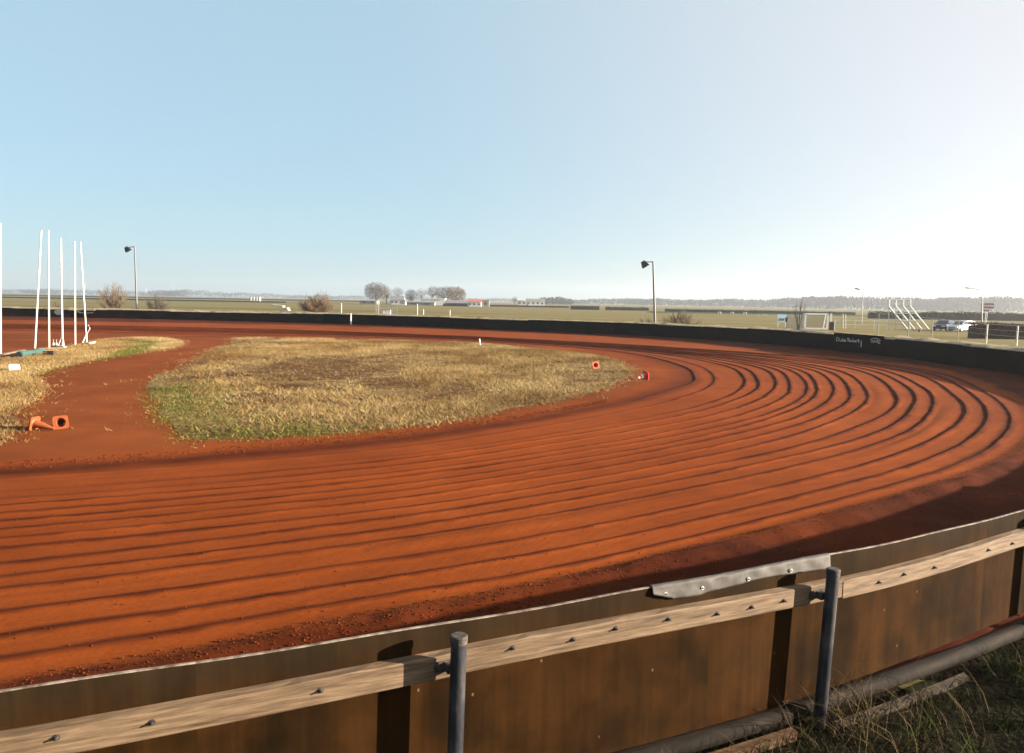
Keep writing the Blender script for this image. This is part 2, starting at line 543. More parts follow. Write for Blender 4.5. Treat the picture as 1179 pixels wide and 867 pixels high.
# ------------------------------------------------------------------ curves
def catmull(P, ts):
    P = np.asarray(P, float); n = len(P)
    out = []
    for t in ts:
        i = min(int(math.floor(t)), n - 2); i = max(i, 0); f = t - i
        p1, p2 = P[i], P[i + 1]
        p0 = P[i - 1] if i > 0 else 2 * p1 - p2
        p3 = P[i + 2] if i + 2 < n else 2 * p2 - p1
        out.append(0.5 * ((2 * p1) + (-p0 + p2) * f + (2 * p0 - 5 * p1 + 4 * p2 - p3) * f * f + (-p0 + 3 * p1 - 3 * p2 + p3) * f ** 3))
    return np.array(out)


def resample(P, step):
    P = np.asarray(P, float)
    d = np.r_[0, np.cumsum(np.linalg.norm(np.diff(P, axis=0), axis=1))]
    s = np.arange(0, d[-1], step)
    return np.c_[[np.interp(s, d, P[:, k]) for k in range(P.shape[1])]].T


# wall line, from the near left, round the bend, to the far left.  near part from the board's top edge (z=1.2)
near_px = [(0, 798), (100, 779), (200, 761), (300, 743.5), (400, 728), (500, 715.5), (600, 703), (700, 687), (800, 667), (900, 648), (945, 639),
           (1000, 627), (1060, 613.5), (1120, 600), (1179, 587)]
near_pts = [tuple(g(x, y, 1.2).xy) for x, y in near_px]
# smooth fit (quadratic/cubic in y(x))
nx = np.array([p[0] for p in near_pts]); ny = np.array([p[1] for p in near_pts])
cf = np.polyfit(nx, ny, 3)
near_fit = [(x, float(np.polyval(cf, x))) for x in np.linspace(nx[0], nx[-1], 9)]
t0 = np.array(near_fit[0]) - np.array(near_fit[1]); t0 /= np.linalg.norm(t0)
left_ext = [tuple(np.array(near_fit[0]) + t0 * d + np.array([0, 0.012]) * d * d / 2 * 0) for d in (55, 28, 13, 5)]
far_part = [(9.4, 9.6), (14.6, 14.2), (19.2, 20.4), (21.9, 27.2), (23.0, 34), (23.0, 40.5), (22.3, 47.5), (20.8, 54.2), (18.2, 61), (14, 66.8), (8.6, 72), (1.0, 77.2), (-8, 82.4), (-18, 87.4),
            (-32, 91.3), (-50, 93.6), (-75, 95), (-100, 95.6)]
ctrl = left_ext + near_fit + far_part
dense = catmull(ctrl, np.linspace(0, len(ctrl) - 1, 1600))
W = resample(dense, 0.1)
for _ in range(60):
    W[1:-1] = 0.5 * W[1:-1] + 0.25 * (W[:-2] + W[2:])
W = resample(W, 0.1)
tg = np.gradient(W, axis=0); tg /= np.linalg.norm(tg, axis=1)[:, None]
WN = np.c_[tg[:, 1], -tg[:, 0]]            # outward normal (away from track)


def wall_i(x, near=True):
    """index of the wall sample whose direction from the camera matches photo column x"""
    d = ray(x, 700 if near else 370)
    a = math.atan2(d.x, d.y)
    ang = np.arctan2(W[:, 0], W[:, 1])
    # near and far crossing: choose by distance
    dist = np.hypot(W[:, 0], W[:, 1])
    ok = (W[:, 1] > 0.3) & ((W[:, 1] < 15) if near else (W[:, 1] > 30))
    e = np.where(ok, np.abs(ang - a), 9)
    return int(np.argmin(e))


# ------------------------------------------------------------------ track surface
inner_px = [(0, 541), (300, 519), (500, 498), (700, 463), (735, 452), (757, 445), (770, 440), (777, 435), (775, 430), (769, 426), (757, 420), (738, 413), (705, 406), (650, 400), (550, 393.5), (400, 388.5), (250, 386)]
outer_px = [(0, 757), (300, 708), (500, 674), (700, 638), (880, 602), (1030, 559), (1120, 525), (1165, 493), (1159, 478), (1120, 445), (1060, 426), (1000, 418), (880, 408), (700, 396), (520, 387), (330, 380), (150, 376)]
Iw = np.array([g(x, y).xy for x, y in inner_px]); Ow = np.array([g(x, y).xy for x, y in outer_px])


def piece(P, n):
    d = catmull(P, np.linspace(0, len(P) - 1, 800))
    l = np.r_[0, np.cumsum(np.linalg.norm(np.diff(d, axis=0), axis=1))]
    q = np.linspace(0, l[-1], n)
    return np.stack([np.interp(q, l, d[:, 0]), np.interp(q, l, d[:, 1])], -1)


ia_, oa_ = 10, 10          # traced points nearest the true apex of each line
I = list(Iw[:3]) + list(piece(Iw[3:ia_ + 1], 5)) + list(piece(Iw[ia_:], 10)[1:])
O = list(Ow[:3]) + list(piece(Ow[3:oa_ + 1], 5)) + list(piece(Ow[oa_:], 10)[1:])
tl = t0
I = [I[0] + tl * 14] + I + [I[-1] + np.array([-45.0, 2.0])]
O = [O[0] + tl * 14] + O + [O[-1] + np.array([-45.0, 1.5])]
NS = len(I)
groove_y = [  # y at x=0, 300, 500, 700 then apex (x, y)
    (757, 708, 674, 638, 1165, 493), (730, 685, 653, 619, 1136, 487), (706.5, 664, 634, 602, 1108, 479.5), (680, 642, 613, 581, 1073, 469),
    (663, 628, 599, 569, 1050, 464.5), (649, 614, 587, 559, 1028, 461.5), (633, 603, 577, 549, 994, 458.5), (621, 592, 567, 541, 975, 457),
    (610, 583, 559, 532, 956, 454), (600, 573, 550, 526, 937, 452.5), (593, 566, 544, 519, 925, 449.5), (583, 559, 537.6, 513, 908, 448),
    (575, 552, 531, 504, 892, 445), (566, 546, 524, 497.6, 870, 438), (558, 540, 519, 492, 855, 437), (551, 531, 511, 480, 821, 437), (545, 524, 503.5, 470, 800, 436)]
groove_y = groove_y[::-1]
st_idx = [1, 2, 3, 4]
NG = len(groove_y)
_uu = np.linspace(4.05, 9, 1500)
_Iu, _Ou = catmull(I, _uu), catmull(O, _uu)
fr = np.zeros((NG, 5)); fu = np.zeros(NG)
for k, row in enumerate(groove_y):
    for j in range(4):
        px = [(0, row[0]), (300, row[1]), (500, row[2]), (700, row[3])][j]
        p = np.array(g(*px).xy); a, b = I[st_idx[j]], O[st_idx[j]]
        d = b - a; w = np.linalg.norm(d); fr[k, j] = np.dot(p - a, d / w) / w
    p = np.array(g(row[4], row[5]).xy)
    d = _Ou - _Iu; w2 = (d * d).sum(1); f = ((p - _Iu) * d).sum(1) / w2
    e = np.linalg.norm(_Iu + d * f[:, None] - p, axis=1)
    i = int(np.argmin(e)); fr[k, 4] = f[i]; fu[k] = _uu[i]
for j in range(4):
    fr[:, j] = np.maximum.accumulate(fr[:, j] + np.arange(len(fr)) * 1e-4)


def gsm(a, sig):
    """gaussian smoothing of rows (n, k) with edge padding"""
    r = int(sig * 3.5); k = np.exp(-0.5 * (np.arange(-r, r + 1) / sig) ** 2); k /= k.sum()
    p = np.vstack([2 * a[0] - a[r:0:-1], a, 2 * a[-1] - a[-2:-r - 2:-1]])
    return np.stack([np.convolve(p[:, j], k, 'valid') for j in range(a.shape[1])], -1)


# even stations along the middle of the track, smoothed
_ud = np.linspace(0, NS - 1, 6000)
_Id, _Od = catmull(I, _ud), catmull(O, _ud)
_mid = 0.35 * _Id + 0.65 * _Od
_arc = np.r_[0, np.cumsum(np.linalg.norm(np.diff(_mid, axis=0), axis=1))]
ARC = np.arange(0, _arc[-1], 0.05)
UARC = np.interp(ARC, _arc, _ud)
re = lambda A: np.stack([np.interp(ARC, _arc, A[:, j]) for j in range(A.shape[1])], -1)
IARC = gsm(re(_Id), 16)
OARC = gsm(re(_Od), 30)
_fk = np.stack([np.interp(UARC, [1, 2, 3, 4, fu[k]], fr[k]) for k in range(NG)], -1)
_fk = np.maximum.accumulate(_fk + np.arange(NG) * 1e-3, axis=1)
FARC = gsm(_fk, 40)


def build_track():
    ya = OARC[:, 1]
    dens = np.where(UARC < 1, 0.12, np.where(UARC < 5, 0.045, np.where(UARC < 11, 0.07, 0.25)))
    pos = np.cumsum(0.05 / dens)
    pick = np.searchsorted(pos, np.arange(pos[0], pos[-1], 1.0))
    pick = np.unique(np.clip(pick, 0, len(UARC) - 1))
    global PICK
    PICK = pick
    u = UARC[pick]; Ic = IARC[pick]; Oc = OARC[pick]
    d = Oc - Ic; wid = np.linalg.norm(d, axis=1); dr = d / wid[:, None]
    # distance from O to the wall along dr
    gap = np.zeros(len(u))
    A, B = W[:-1], W[1:]
    for i in range(len(u)):
        p = Oc[i]; e = B - A; q = A - p
        den = dr[i, 0] * e[:, 1] - dr[i, 1] * e[:, 0]
        den = np.where(abs(den) < 1e-9, 1e-9, den)
        t = (q[:, 0] * e[:, 1] - q[:, 1] * e[:, 0]) / den
        s = (q[:, 0] * dr[i, 1] - q[:, 1] * dr[i, 0]) / den
        ok = (s >= 0) & (s <= 1) & (t > 0)
        gap[i] = t[ok].min() if ok.any() else np.nan
    good = ~np.isnan(gap)
    gap = np.interp(u, u[good], gap[good])
    # columns: positions across in metres q from I
    F = FARC[pick].T
    Q = F * wid                                                                 # metres
    # ridge noise
    arc = np.r_[0, np.cumsum(np.linalg.norm(np.diff(Oc, axis=0), axis=1))]
    amp = np.array([(0.017 + 0.007 * np.clip((u - 4.0) / 1.5, 0, 1)) + 0.011 * vnoise(arc * 0.05 + 31 * k, np.full_like(arc, k * 3.7)) for k in range(NG)])
    amp *= (0.75 + 0.5 * np.array([vnoise(arc * 0.7 + 9 * k, np.full_like(arc, k * 1.7)) for k in range(NG)]))
    amp[0] *= 1.0; amp[1] *= 0.55
    amp[2] *= 0.5 + 0.5 * np.clip((u - 3.5) / 1.5, 0, 1)
    # fade left part of inner grooves
    for k in (2, 3, 4):
        amp[k] *= np.clip((u - 1.0) / 2.5, 0.25, 1)
    wob = np.array([0.14 * (vnoise(arc * 0.16 + 7 * k, np.full_like(arc, 50 + k * 2.3)) - 0.5) + 0.035 * (vnoise(arc * 1.3 + 3 * k, np.full_like(arc, 80 + k * 2.3)) - 0.5) for k in range(NG)])
    Q = Q + wob + 0.03 * np.clip((u - 4.3) / 1.5, 0, 1)
    Q = Q - 0.26 * np.clip((np.arange(NG)[:, None] - 12.5) / 3, 0, 1) * np.exp(-((u[None] - 6.3) / 1.5) ** 2)
    Q = np.maximum.accumulate(Q, axis=0)
    offs = [-0.24, -0.17, -0.12, -0.08, -0.045, -0.015, 0.015, 0.045, 0.08, 0.12, 0.17, 0.24]
    cols = [np.full(len(u), -0.9), np.full(len(u), -0.45)]
    for k in range(NG):
        lo = Q[k] - Q[k - 1] if k else np.full(len(u), 2.0)
        hi = Q[k + 1] - Q[k] if k + 1 < NG else np.full(len(u), 2.0)
        for o in offs:
            lim = 0.42 * (lo if o < 0 else hi)
            cols.append(Q[k] + np.sign(o) * np.minimum(abs(o), lim * abs(o) / 0.24))
        if k + 1 < NG:
            for c in (0.5,):
                cols.append(Q[k] + hi * c)
    tot = wid + gap
    last = cols[-1]
    nb = 26
    for c in np.linspace(0, 1, nb + 1)[1:]:
        cols.append(last + (tot + 0.02 - last) * c)
    cols = np.maximum.accumulate(np.array(cols), axis=0)                         # T x U
    T = len(cols)
    X = Ic[:, 0] + cols * dr[:, 0]; Y = Ic[:, 1] + cols * dr[:, 1]
    Z = np.zeros_like(X)
    for k in range(NG):
        dd = cols - Q[k]
        prof = np.where(dd > 0, np.exp(-(np.abs(dd) / 0.075) ** 1.5), np.exp(-(np.abs(dd) / 0.055) ** 1.8))
        Z += amp[k] * prof
    # two partial ridges
    for (ua, ub, k, fk) in ((fu[10] - 0.5, fu[10] + 0.9, NG - 7, 0.42), (fu[13] - 1.3, fu[13] + 0.2, NG - 4, 0.45), (2.6, 4.4, NG - 4, 0.3)):
        env = np.clip((u - ua) / 0.4, 0, 1) * np.clip((ub - u) / 0.4, 0, 1)
        c = Q[k] + (Q[k + 1] - Q[k]) * fk
        Z += 0.045 * env * np.exp(-(np.abs(cols - c) / 0.11) ** 1.7)
    # shallow undulation; loose soil thrown up outside the last ridge
    Z += 0.03 * (fbm(X * 0.25, Y * 0.25, 3) - 0.5)
    edge = Q[NG - 1] + np.interp(u, [0, 4, 6, 8, 9.5, 11, 13], [0.5, 0.42, 0.55, 0.7, 1.5, 9.0, 15.0])
    out = np.clip((cols - edge) / 0.25, 0, 1)
    Z += out * (0.03 + 0.09 * (fbm(X * 1.7, Y * 1.7, 4) - 0.4)) + 0.05 * np.exp(-((cols - edge - 0.15) / 0.18) ** 2)
    Z += 0.019
    # rise to the boards
    Z += 0.05 * np.clip((cols - (tot - 1.2)) / 1.2, 0, 1)
    inn = np.clip((Q[0] - 0.1 - cols) / 0.6, 0, 1)
    Z = Z * (1 - inn) + 0.0045 * inn
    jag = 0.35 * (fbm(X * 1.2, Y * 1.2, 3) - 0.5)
    damp_shade = np.clip((cols - edge + jag) / 0.2, 0, 1) * (0.9 + 0.4 * (fbm(X * 0.5, Y * 0.5, 3) - 0.5))  # damp loose soil by the boards, with their shade painted in
    damp_shade = np.maximum(damp_shade, 0.9 * np.exp(-(np.abs(cols - Q[0] + 0.05) / np.interp(u, [0, 4, 7, 10], [0.42, 0.42, 0.25, 0.2])) ** 2.5))
    # freshly turned, damper soil along the crests, with the ridges' inward shadow painted in
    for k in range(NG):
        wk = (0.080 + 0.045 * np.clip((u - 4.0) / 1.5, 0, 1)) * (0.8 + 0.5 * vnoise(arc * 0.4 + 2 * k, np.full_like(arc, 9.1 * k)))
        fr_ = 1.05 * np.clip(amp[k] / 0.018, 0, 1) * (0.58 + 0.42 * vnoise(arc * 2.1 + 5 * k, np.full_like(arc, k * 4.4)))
        damp_shade = np.maximum(damp_shade, fr_ * np.exp(-(np.abs(cols - Q[k] + 0.03 + 0.05 * (vnoise(X * 5, Y * 5) - 0.5)) / wk) ** 4))
    V = np.stack([X, Y, Z], -1).reshape(-1, 3)
    U = len(u)
    ii = np.arange(T - 1)[:, None] * U + np.arange(U - 1)[None, :]
    Fc = np.stack([ii, ii + 1, ii + 1 + U, ii + U], -1).reshape(-1, 4)
    o = mesh_obj('dirt_track', V, Fc, MT['dirt'], attrs={'damp_shade': ('FLOAT', np.clip(damp_shade, 0, 1).ravel()), 'lane': ('FLOAT_VECTOR', np.stack([np.broadcast_to(arc, cols.shape), cols, 0 * cols], -1).ravel())}, smooth=True)
    struct(o)
    return u, Ic, Oc, dr, wid, gap, edge, tot, cols, X, Y, Z


TR = build_track()

# flat dirt of the infield, everything inside the boards
poly = [tuple(p) for p in W[::12]] + [(-100, 90)]
cfy = [(p[0], p[1], 0.002) for p in poly]
import bmesh
bm = bmesh.new()
bm.faces.new([bm.verts.new(p) for p in cfy])
bmesh.ops.triangulate(bm, faces=bm.faces[:])
me = bpy.data.meshes.new('infield_dirt'); bm.to_mesh(me); bm.free()
a = me.attributes.new('damp_shade', 'FLOAT', 'POINT')
me.materials.append(MT['path_dirt'])
ob = bpy.data.objects.new('infield_dirt', me); C.objects.link(ob); struct(ob)

# field to the horizon
S = 3000
o = mesh_obj('field', [(-S, -60, -0.03), (S, -60, -0.03), (S, S, -0.03), (-S, S, -0.03)], [(0, 1, 2, 3)], MT['field']); struct(o)

# verge outside the near boards
iA, iB = wall_i(-260 + 0), wall_i(1179)
iA = max(0, int(np.argmin(np.hypot(W[:, 0] + 14, W[:, 1] - np.polyval(cf, -2.3) + 4))))
iB = int(np.argmin(np.hypot(W[:, 0] - 12, W[:, 1] - 11.6)))
idx = np.arange(iA, iB, 2)
offs = np.r_[np.linspace(-0.05, 3.5, 40), np.linspace(3.8, 16, 16)]
P = W[idx][None] + WN[idx][None] * offs[:, None, None]
X, Y = P[..., 0], P[..., 1]
Zv = 0.0 + 0.09 * (fbm(X * 1.4, Y * 1.4, 4) - 0.45) + 0.05 * np.clip((X - 2.5) / 3, 0, 1.5) * np.clip(offs[:, None] / 0.8, 0, 1)
Zv = Zv - 0.02
V = np.stack([X, Y, Zv], -1).reshape(-1, 3)
T_, U_ = X.shape
ii = np.arange(T_ - 1)[:, None] * U_ + np.arange(U_ - 1)[None, :]
o = mesh_obj('grass_verge', V, np.stack([ii, ii + U_, ii + U_ + 1, ii + 1], -1).reshape(-1, 4), MT['verge'], smooth=True); struct(o)

# raised bank of rough grass behind the far boards
jA = int(np.argmin(np.hypot(W[:, 0] - 16, W[:, 1] - 16)))
idx = np.arange(jA, len(W), 6)
prof = [(0.12, 0.0), (0.13, 1.0), (0.45, 1.13), (0.9, 1.25), (1.7, 1.32), (2.8, 1.1), (4.8, 0.4), (7.0, -0.06)]
offs = np.array([p[0] for p in prof]); zz = np.array([p[1] for p in prof])
P = W[idx][None] + WN[idx][None] * offs[:, None, None]
X, Y = P[..., 0], P[..., 1]
Zb = zz[:, None] * (0.96 + 0.14 * (fbm(X * 0.8, Y * 0.8, 4) - 0.5))
Zb = Zb + np.where((zz[:, None] > 0.5), 0.16 * (fbm(X * 2.2, Y * 2.2, 2) - 0.5), 0)
V = np.stack([X, Y, Zb], -1).reshape(-1, 3)
T_, U_ = X.shape
ii = np.arange(T_ - 1)[:, None] * U_ + np.arange(U_ - 1)[None, :]
o = mesh_obj('earth_bank', V, np.stack([ii, ii + U_, ii + U_ + 1, ii + 1], -1).reshape(-1, 4), MT['bank'], smooth=True); struct(o)


# ------------------------------------------------------------------ blades
def in_poly(pts, poly):
    x, y = pts[:, 0], pts[:, 1]
    inside = np.zeros(len(pts), bool)
    n = len(poly)
    for i in range(n):
        x1, y1 = poly[i]; x2, y2 = poly[(i + 1) % n]
        c = ((y1 > y) != (y2 > y)) & (x < (x2 - x1) * (y - y1) / (y2 - y1 + 1e-12) + x1)
        inside ^= c
    return inside


def blades(name, P, h, wdt, tone, lean, m, seg=1, dirs=None, z0=None):
    n = len(P)
    a = rng.random(n) * 2 * np.pi if dirs is None else dirs
    dx, dy = np.cos(a), np.sin(a)
    b = rng.random(n) * 2 * np.pi
    wx, wy = np.cos(b) * wdt / 2, np.sin(b) * wdt / 2
    zb = np.zeros(n) if z0 is None else z0
    V = []; rows = seg + 1
    for r in range(rows):
        t = r / seg
        k = (t ** 1.6) * lean * h
        z = zb + h * t * np.sqrt(np.maximum(0.05, 1 - (lean * t * 0.7) ** 2))
        ww = 1 - t
        if r < seg:
            V.append(np.stack([P[:, 0] + dx * k - wx * ww, P[:, 1] + dy * k - wy * ww, z], -1))
            V.append(np.stack([P[:, 0] + dx * k + wx * ww, P[:, 1] + dy * k + wy * ww, z], -1))
        else:
            V.append(np.stack([P[:, 0] + dx * k, P[:, 1] + dy * k, z], -1))
    nv = len(V)
    V = np.stack(V, 1).reshape(-1, 3)
    base_i = np.arange(n)[:, None] * nv
    F = []
    for r in range(seg - 1):
        F.append(base_i + np.array([2 * r, 2 * r + 1, 2 * r + 3])); F.append(base_i + np.array([2 * r, 2 * r + 3, 2 * r + 2]))
    F.append(base_i + np.array([2 * (seg - 1), 2 * (seg - 1) + 1, 2 * seg]))
    F = np.concatenate(F, 0)
    o = mesh_obj(name, V, F, m, attrs={'tone': ('FLOAT', np.repeat(np.clip(tone, 0, 1), nv))})
    return struct(o, 'stuff')


isl_px = [(262, 393), (275, 388.5), (350, 389), (450, 391.5), (550, 395), (620, 401.5), (680, 408), (712, 415), (733, 425), (733, 436), (712, 447), (670, 459), (600, 473.5),
          (500, 490.5), (400, 501.5), (300, 507.5), (232, 510), (196, 505), (174, 488), (162, 463), (156, 447), (170, 431), (196, 423), (219, 413), (243, 401)]
isl2_px = [(-45, 517), (0, 513), (30, 498), (34, 484), (42, 462), (56, 446), (48, 432), (100, 417), (150, 409), (188, 403), (212, 395.5), (196, 389.5), (150, 388.5), (112, 392), (82, 398), (40, 405.5), (0, 409), (-45, 412)]


def ground_poly(name, px, m, z):
    pts = [g(x, y) for x, y in px]
    P2 = np.array([(p.x, p.y) for p in pts])
    d = catmull(np.vstack([P2, P2[:1]]), np.linspace(0, len(P2), 260, endpoint=False))
    c = d.mean(0)
    tn = np.roll(d, -2, 0) - np.roll(d, 2, 0); tn /= np.linalg.norm(tn, axis=1)[:, None]
    nn_ = np.stack([-tn[:, 1], tn[:, 0]], -1)
    sgn = np.sign(np.sum(d[:, 0] * np.roll(d[:, 1], -1) - np.roll(d[:, 0], -1) * d[:, 1]))
    outl = d.copy()
    d = d + nn_ * sgn * 0.42
    d = d + 0.6 * (np.stack([fbm(d[:, 0] * 0.9, d[:, 1] * 0.9), fbm(d[:, 0] * 0.9 + 40, d[:, 1] * 0.9)], -1) - 0.5)
    bm = bmesh.new()
    bm.faces.new([bm.verts.new((p[0], p[1], z)) for p in d])
    bmesh.ops.triangulate(bm, faces=bm.faces[:])
    me = bpy.data.meshes.new(name); bm.to_mesh(me); bm.free()
    me.materials.append(m)
    o = bpy.data.objects.new(name, me); C.objects.link(o); struct(o)
    for p in me.polygons:
        if p.normal.z < 0:
            me.flip_normals(); break
    return outl


isl = ground_poly('infield_soil', isl_px, MT['island'], 0.0075)
isl2 = ground_poly('infield_soil_patch', isl2_px, MT['island'], 0.0075)


MT['worn'] = mat('worn', [(0.06, 0.030, 0.013), (0.095, 0.052, 0.022), (0.14, 0.088, 0.038)], scale=1.1, rough=1.0, bump=0.8, bscale=7, spec=0.03, speck=(6, 0.35), bdist=0.06)


def worn_patch(px, py, rx, ry):
    c = np.array(g(px, py).xy); ex = np.array(g(px + rx, py).xy) - c; ey = np.array(g(px, py - ry).xy) - c
    n = 72; v = [(c[0], c[1], 0.0115)]
    for k in range(n):
        t = 2 * math.pi * k / n
        r = 0.7 + 0.6 * float(fbm(2 + 1.6 * math.cos(t) + px, 2 + 1.6 * math.sin(t), 3)) + 0.12 * random.random()
        q = c + ex * math.cos(t) * r + ey * math.sin(t) * r
        v.append((q[0], q[1], 0.0115))
    struct(mesh_obj('worn_soil', v, [(0, 1 + k, 1 + (k + 1) % n) for k in range(n)], MT['worn']))


worn_patch(368, 424, 70, 10)
worn_patch(292, 459, 34, 7)
worn_patch(455, 441, 40, 5)


def dist_poly(P, line):
    d = np.full(len(P), 1e9)
    L = np.asarray(line)
    for i in range(len(L) - 1):
        a, b = L[i], L[i + 1]
        ab = b - a
        t = np.clip(((P - a) @ ab) / (ab @ ab + 1e-12), 0, 1)
        d = np.minimum(d, np.linalg.norm(P - (a + t[:, None] * ab), axis=1))
    return d


green_line = [np.array(g(x, y).xy) for x, y in [(172, 446), (178, 468), (195, 488), (225, 500), (270, 503), (330, 502)]]


def scatter_in(poly, n):
    lo = poly.min(0); hi = poly.max(0)
    out = np.zeros((0, 2))
    while len(out) < n:
        c = lo + rng.random((n * 2, 2)) * (hi - lo)
        out = np.vstack([out, c[in_poly(c, poly)]])
    return out[:n]


BARE = [(368, 424, 78, 12, 0.42), (290, 460, 45, 9, 0.2), (440, 440, 60, 9, 0.16), (330, 446, 60, 7, 0.16), (560, 470, 60, 6, 0.14)]


def dress_island(poly, ntuft, name_s, name_g, gline, gw, holes=(), lo=0.34, mn=0.10):
    T = scatter_in(poly, ntuft)
    T = T + rng.normal(0, 1, T.shape) * (0.05 + 0.4 * rng.random((len(T), 1)) ** 3)
    bare = fbm(T[:, 0] * 0.33 + 3, T[:, 1] * 0.16 + 8, 4)
    for (px, py, rx, ry, st) in holes:
        c = np.array(g(px, py).xy); ex = np.array(g(px + rx, py).xy) - c; ey = np.array(g(px, py - ry).xy) - c
        rel = T - c
        den = ex[0] * ey[1] - ex[1] * ey[0]
        aa = (rel[:, 0] * ey[1] - rel[:, 1] * ey[0]) / den; bb = (ex[0] * rel[:, 1] - ex[1] * rel[:, 0]) / den
        bare = bare - st * np.exp(-(aa * aa + bb * bb) * 1.2)
    keep = rng.random(len(T)) < np.clip((bare - lo) * 5.0, mn, 1)
    edge = dist_poly(T, np.vstack([poly, poly[:1]]))
    keep &= rng.random(len(T)) < np.clip(edge / 0.35, 0.5, 1)
    T = T[keep]; bare = bare[keep]; edge = edge[keep]
    gd = dist_poly(T, gline) if gline is not None else np.full(len(T), 99.)
    isg = rng.random(len(T)) < np.clip(1.35 - gd / gw, 0, 1) * 0.93
    k = 5
    P = np.repeat(T, k, 0) + rng.normal(0, 0.07, (len(T) * k, 2))
    tone0 = np.repeat(np.clip(fbm(T[:, 0] * 0.5, T[:, 1] * 0.3, 3) * 1.7 - 0.35, 0, 1), k) + rng.normal(0, 0.22, len(P))
    h = (0.055 + 0.115 * rng.random(len(P))) * np.repeat(0.55 + 0.9 * np.clip(bare, 0.2, 0.8) * np.clip(edge / 0.9, 0.4, 1), k)
    w = 0.009 + 0.013 * rng.random(len(P))
    lean = 0.6 + 0.8 * rng.random(len(P))
    G = np.repeat(isg, k)
    o1 = blades(name_s, P[~G], h[~G], w[~G], tone0[~G], lean[~G], MT['straw'])
    if G.any():
        h2 = h[G] * 0.6
        o2 = blades(name_g, P[G], h2, w[G] * 1.2, rng.random(G.sum()), lean[G], MT['greenblade'])


dress_island(isl, 80000, 'dry_grass', 'green_grass', green_line, 2.2, BARE, 0.31, 0.14)
dress_island(isl2, 38000, 'dry_grass_patch', 'green_grass_patch', [np.array(g(x, y).xy) for x, y in [(60, 432), (90, 424), (130, 415), (175, 394), (150, 393)]], 0.9, (), 0.2, 0.3)

# straw litter blown over the red path
lp = np.array([g(x, y).xy for x, y in [(70, 470), (130, 505), (190, 505), (168, 470), (165, 440), (210, 412), (250, 396), (200, 402), (120, 418), (60, 440)]])
P = scatter_in(lp, 300)
edge_ = dist_poly(P, np.vstack([isl, isl[:1]])); edge2_ = dist_poly(P, np.vstack([isl2, isl2[:1]]))
P = P[rng.random(len(P)) < np.clip(1.3 - np.minimum(edge_, edge2_) / 1.6, 0.12, 1)]
blades('straw_litter', P, 0.03 + 0.05 * rng.random(len(P)), 0.008 + 0.008 * rng.random(len(P)), 0.1 + 0.7 * rng.random(len(P)), 1.41 + 0.0 * rng.random(len(P)), MT['straw'], seg=2)
clods_path = P

# verge blades near the camera
iV = np.arange(int(np.argmin(np.hypot(W[:, 0] + 0.5, W[:, 1] - 4.1))), int(np.argmin(np.hypot(W[:, 0] - 9, W[:, 1] - 9.3))))


def verge_points(n, o0, o1, pw=1.0):
    k = rng.integers(iV[0], iV[-1], n)
    of = o0 + (o1 - o0) * rng.random(n) ** pw
    return W[k] + WN[k] * of[:, None] + rng.normal(0, 0.05, (n, 2)), of


P, of = verge_points(26000, 0.22, 2.6, 1.1)
clump = fbm(P[:, 0] * 1.6, P[:, 1] * 1.6, 3)
kp = rng.random(len(P)) < np.clip((clump - 0.3) * 4, 0.15, 1)
P = P[kp]; of = of[kp]; clump = clump[kp]
zb = 0.05 * np.clip((P[:, 0] - 2.5) / 3, 0, 1.5) - 0.03
dry = rng.random(len(P)) < np.clip(0.3 - of * 0.2, 0.05, 1)
tone = np.where(dry, 0.7 + 0.3 * rng.random(len(P)), 0.42 * rng.random(len(P)) ** 1.5)
blades('verge_grass', P, (0.08 + 0.17 * rng.random(len(P))) * (0.5 + clump), 0.004 + 0.005 * rng.random(len(P)), tone, 0.35 + 0.9 * rng.random(len(P)), MT['vergeblade'], seg=3, z0=zb)
# brighter green tussocks
cc, _o = verge_points(60, 0.45, 2.4)
P = np.repeat(cc, 34, 0); P = P + rng.normal(0, 0.045, P.shape)
blades('green_tussocks', P, 0.12 + 0.18 * rng.random(len(P)), 0.006 + 0.005 * rng.random(len(P)), 0.38 + 0.22 * rng.random(len(P)), 0.3 + 0.9 * rng.random(len(P)), MT['vergeblade'], seg=3)
# long dry stalks by the second post
P, of = verge_points(420, 0.18, 1.2)
c0 = np.array(g(960, 815).xy)
P = np.vstack([P[:120], c0 + np.c_[rng.normal(0.1, 0.35, 360), rng.normal(-0.25, 0.3, 360)]])
blades('dry_stalks', P, 0.2 + 0.32 * rng.random(len(P)), 0.004 + 0.003 * rng.random(len(P)), 0.85 + 0.15 * rng.random(len(P)), 0.6 + 0.7 * rng.random(len(P)), MT['vergeblade'], seg=3)


# clods of loose dirt
def clods(name, P, size, z):
    n = len(P)
    oc = np.array([(1, 0, 0), (-1, 0, 0), (0, 1, 0), (0, -1, 0), (0, 0, 1), (0, 0, -0.6)], float)
    fc = np.array([(0, 2, 4), (2, 1, 4), (1, 3, 4), (3, 0, 4), (2, 0, 5), (1, 2, 5), (3, 1, 5), (0, 3, 5)])
    jit = 0.65 + 0.7 * rng.random((n, 6, 1))
    a = rng.random(n) * 6.28
    ca, sa = np.cos(a)[:, None], np.sin(a)[:, None]
    v = oc[None] * jit * size[:, None, None]
    x = v[..., 0] * ca - v[..., 1] * sa; y = v[..., 0] * sa + v[..., 1] * ca
    V = np.stack([x + P[:, 0:1], y + P[:, 1:2], v[..., 2] * 0.8 + z[:, None]], -1).reshape(-1, 3)
    F = (np.arange(n)[:, None, None] * 6 + fc[None]).reshape(-1, 3)
    return struct(mesh_obj(name, V, F, MT['clod']), 'stuff')


u, Ic, Oc, dr, wid, gap, edge, tot, cols, GX, GY, GZ = TR


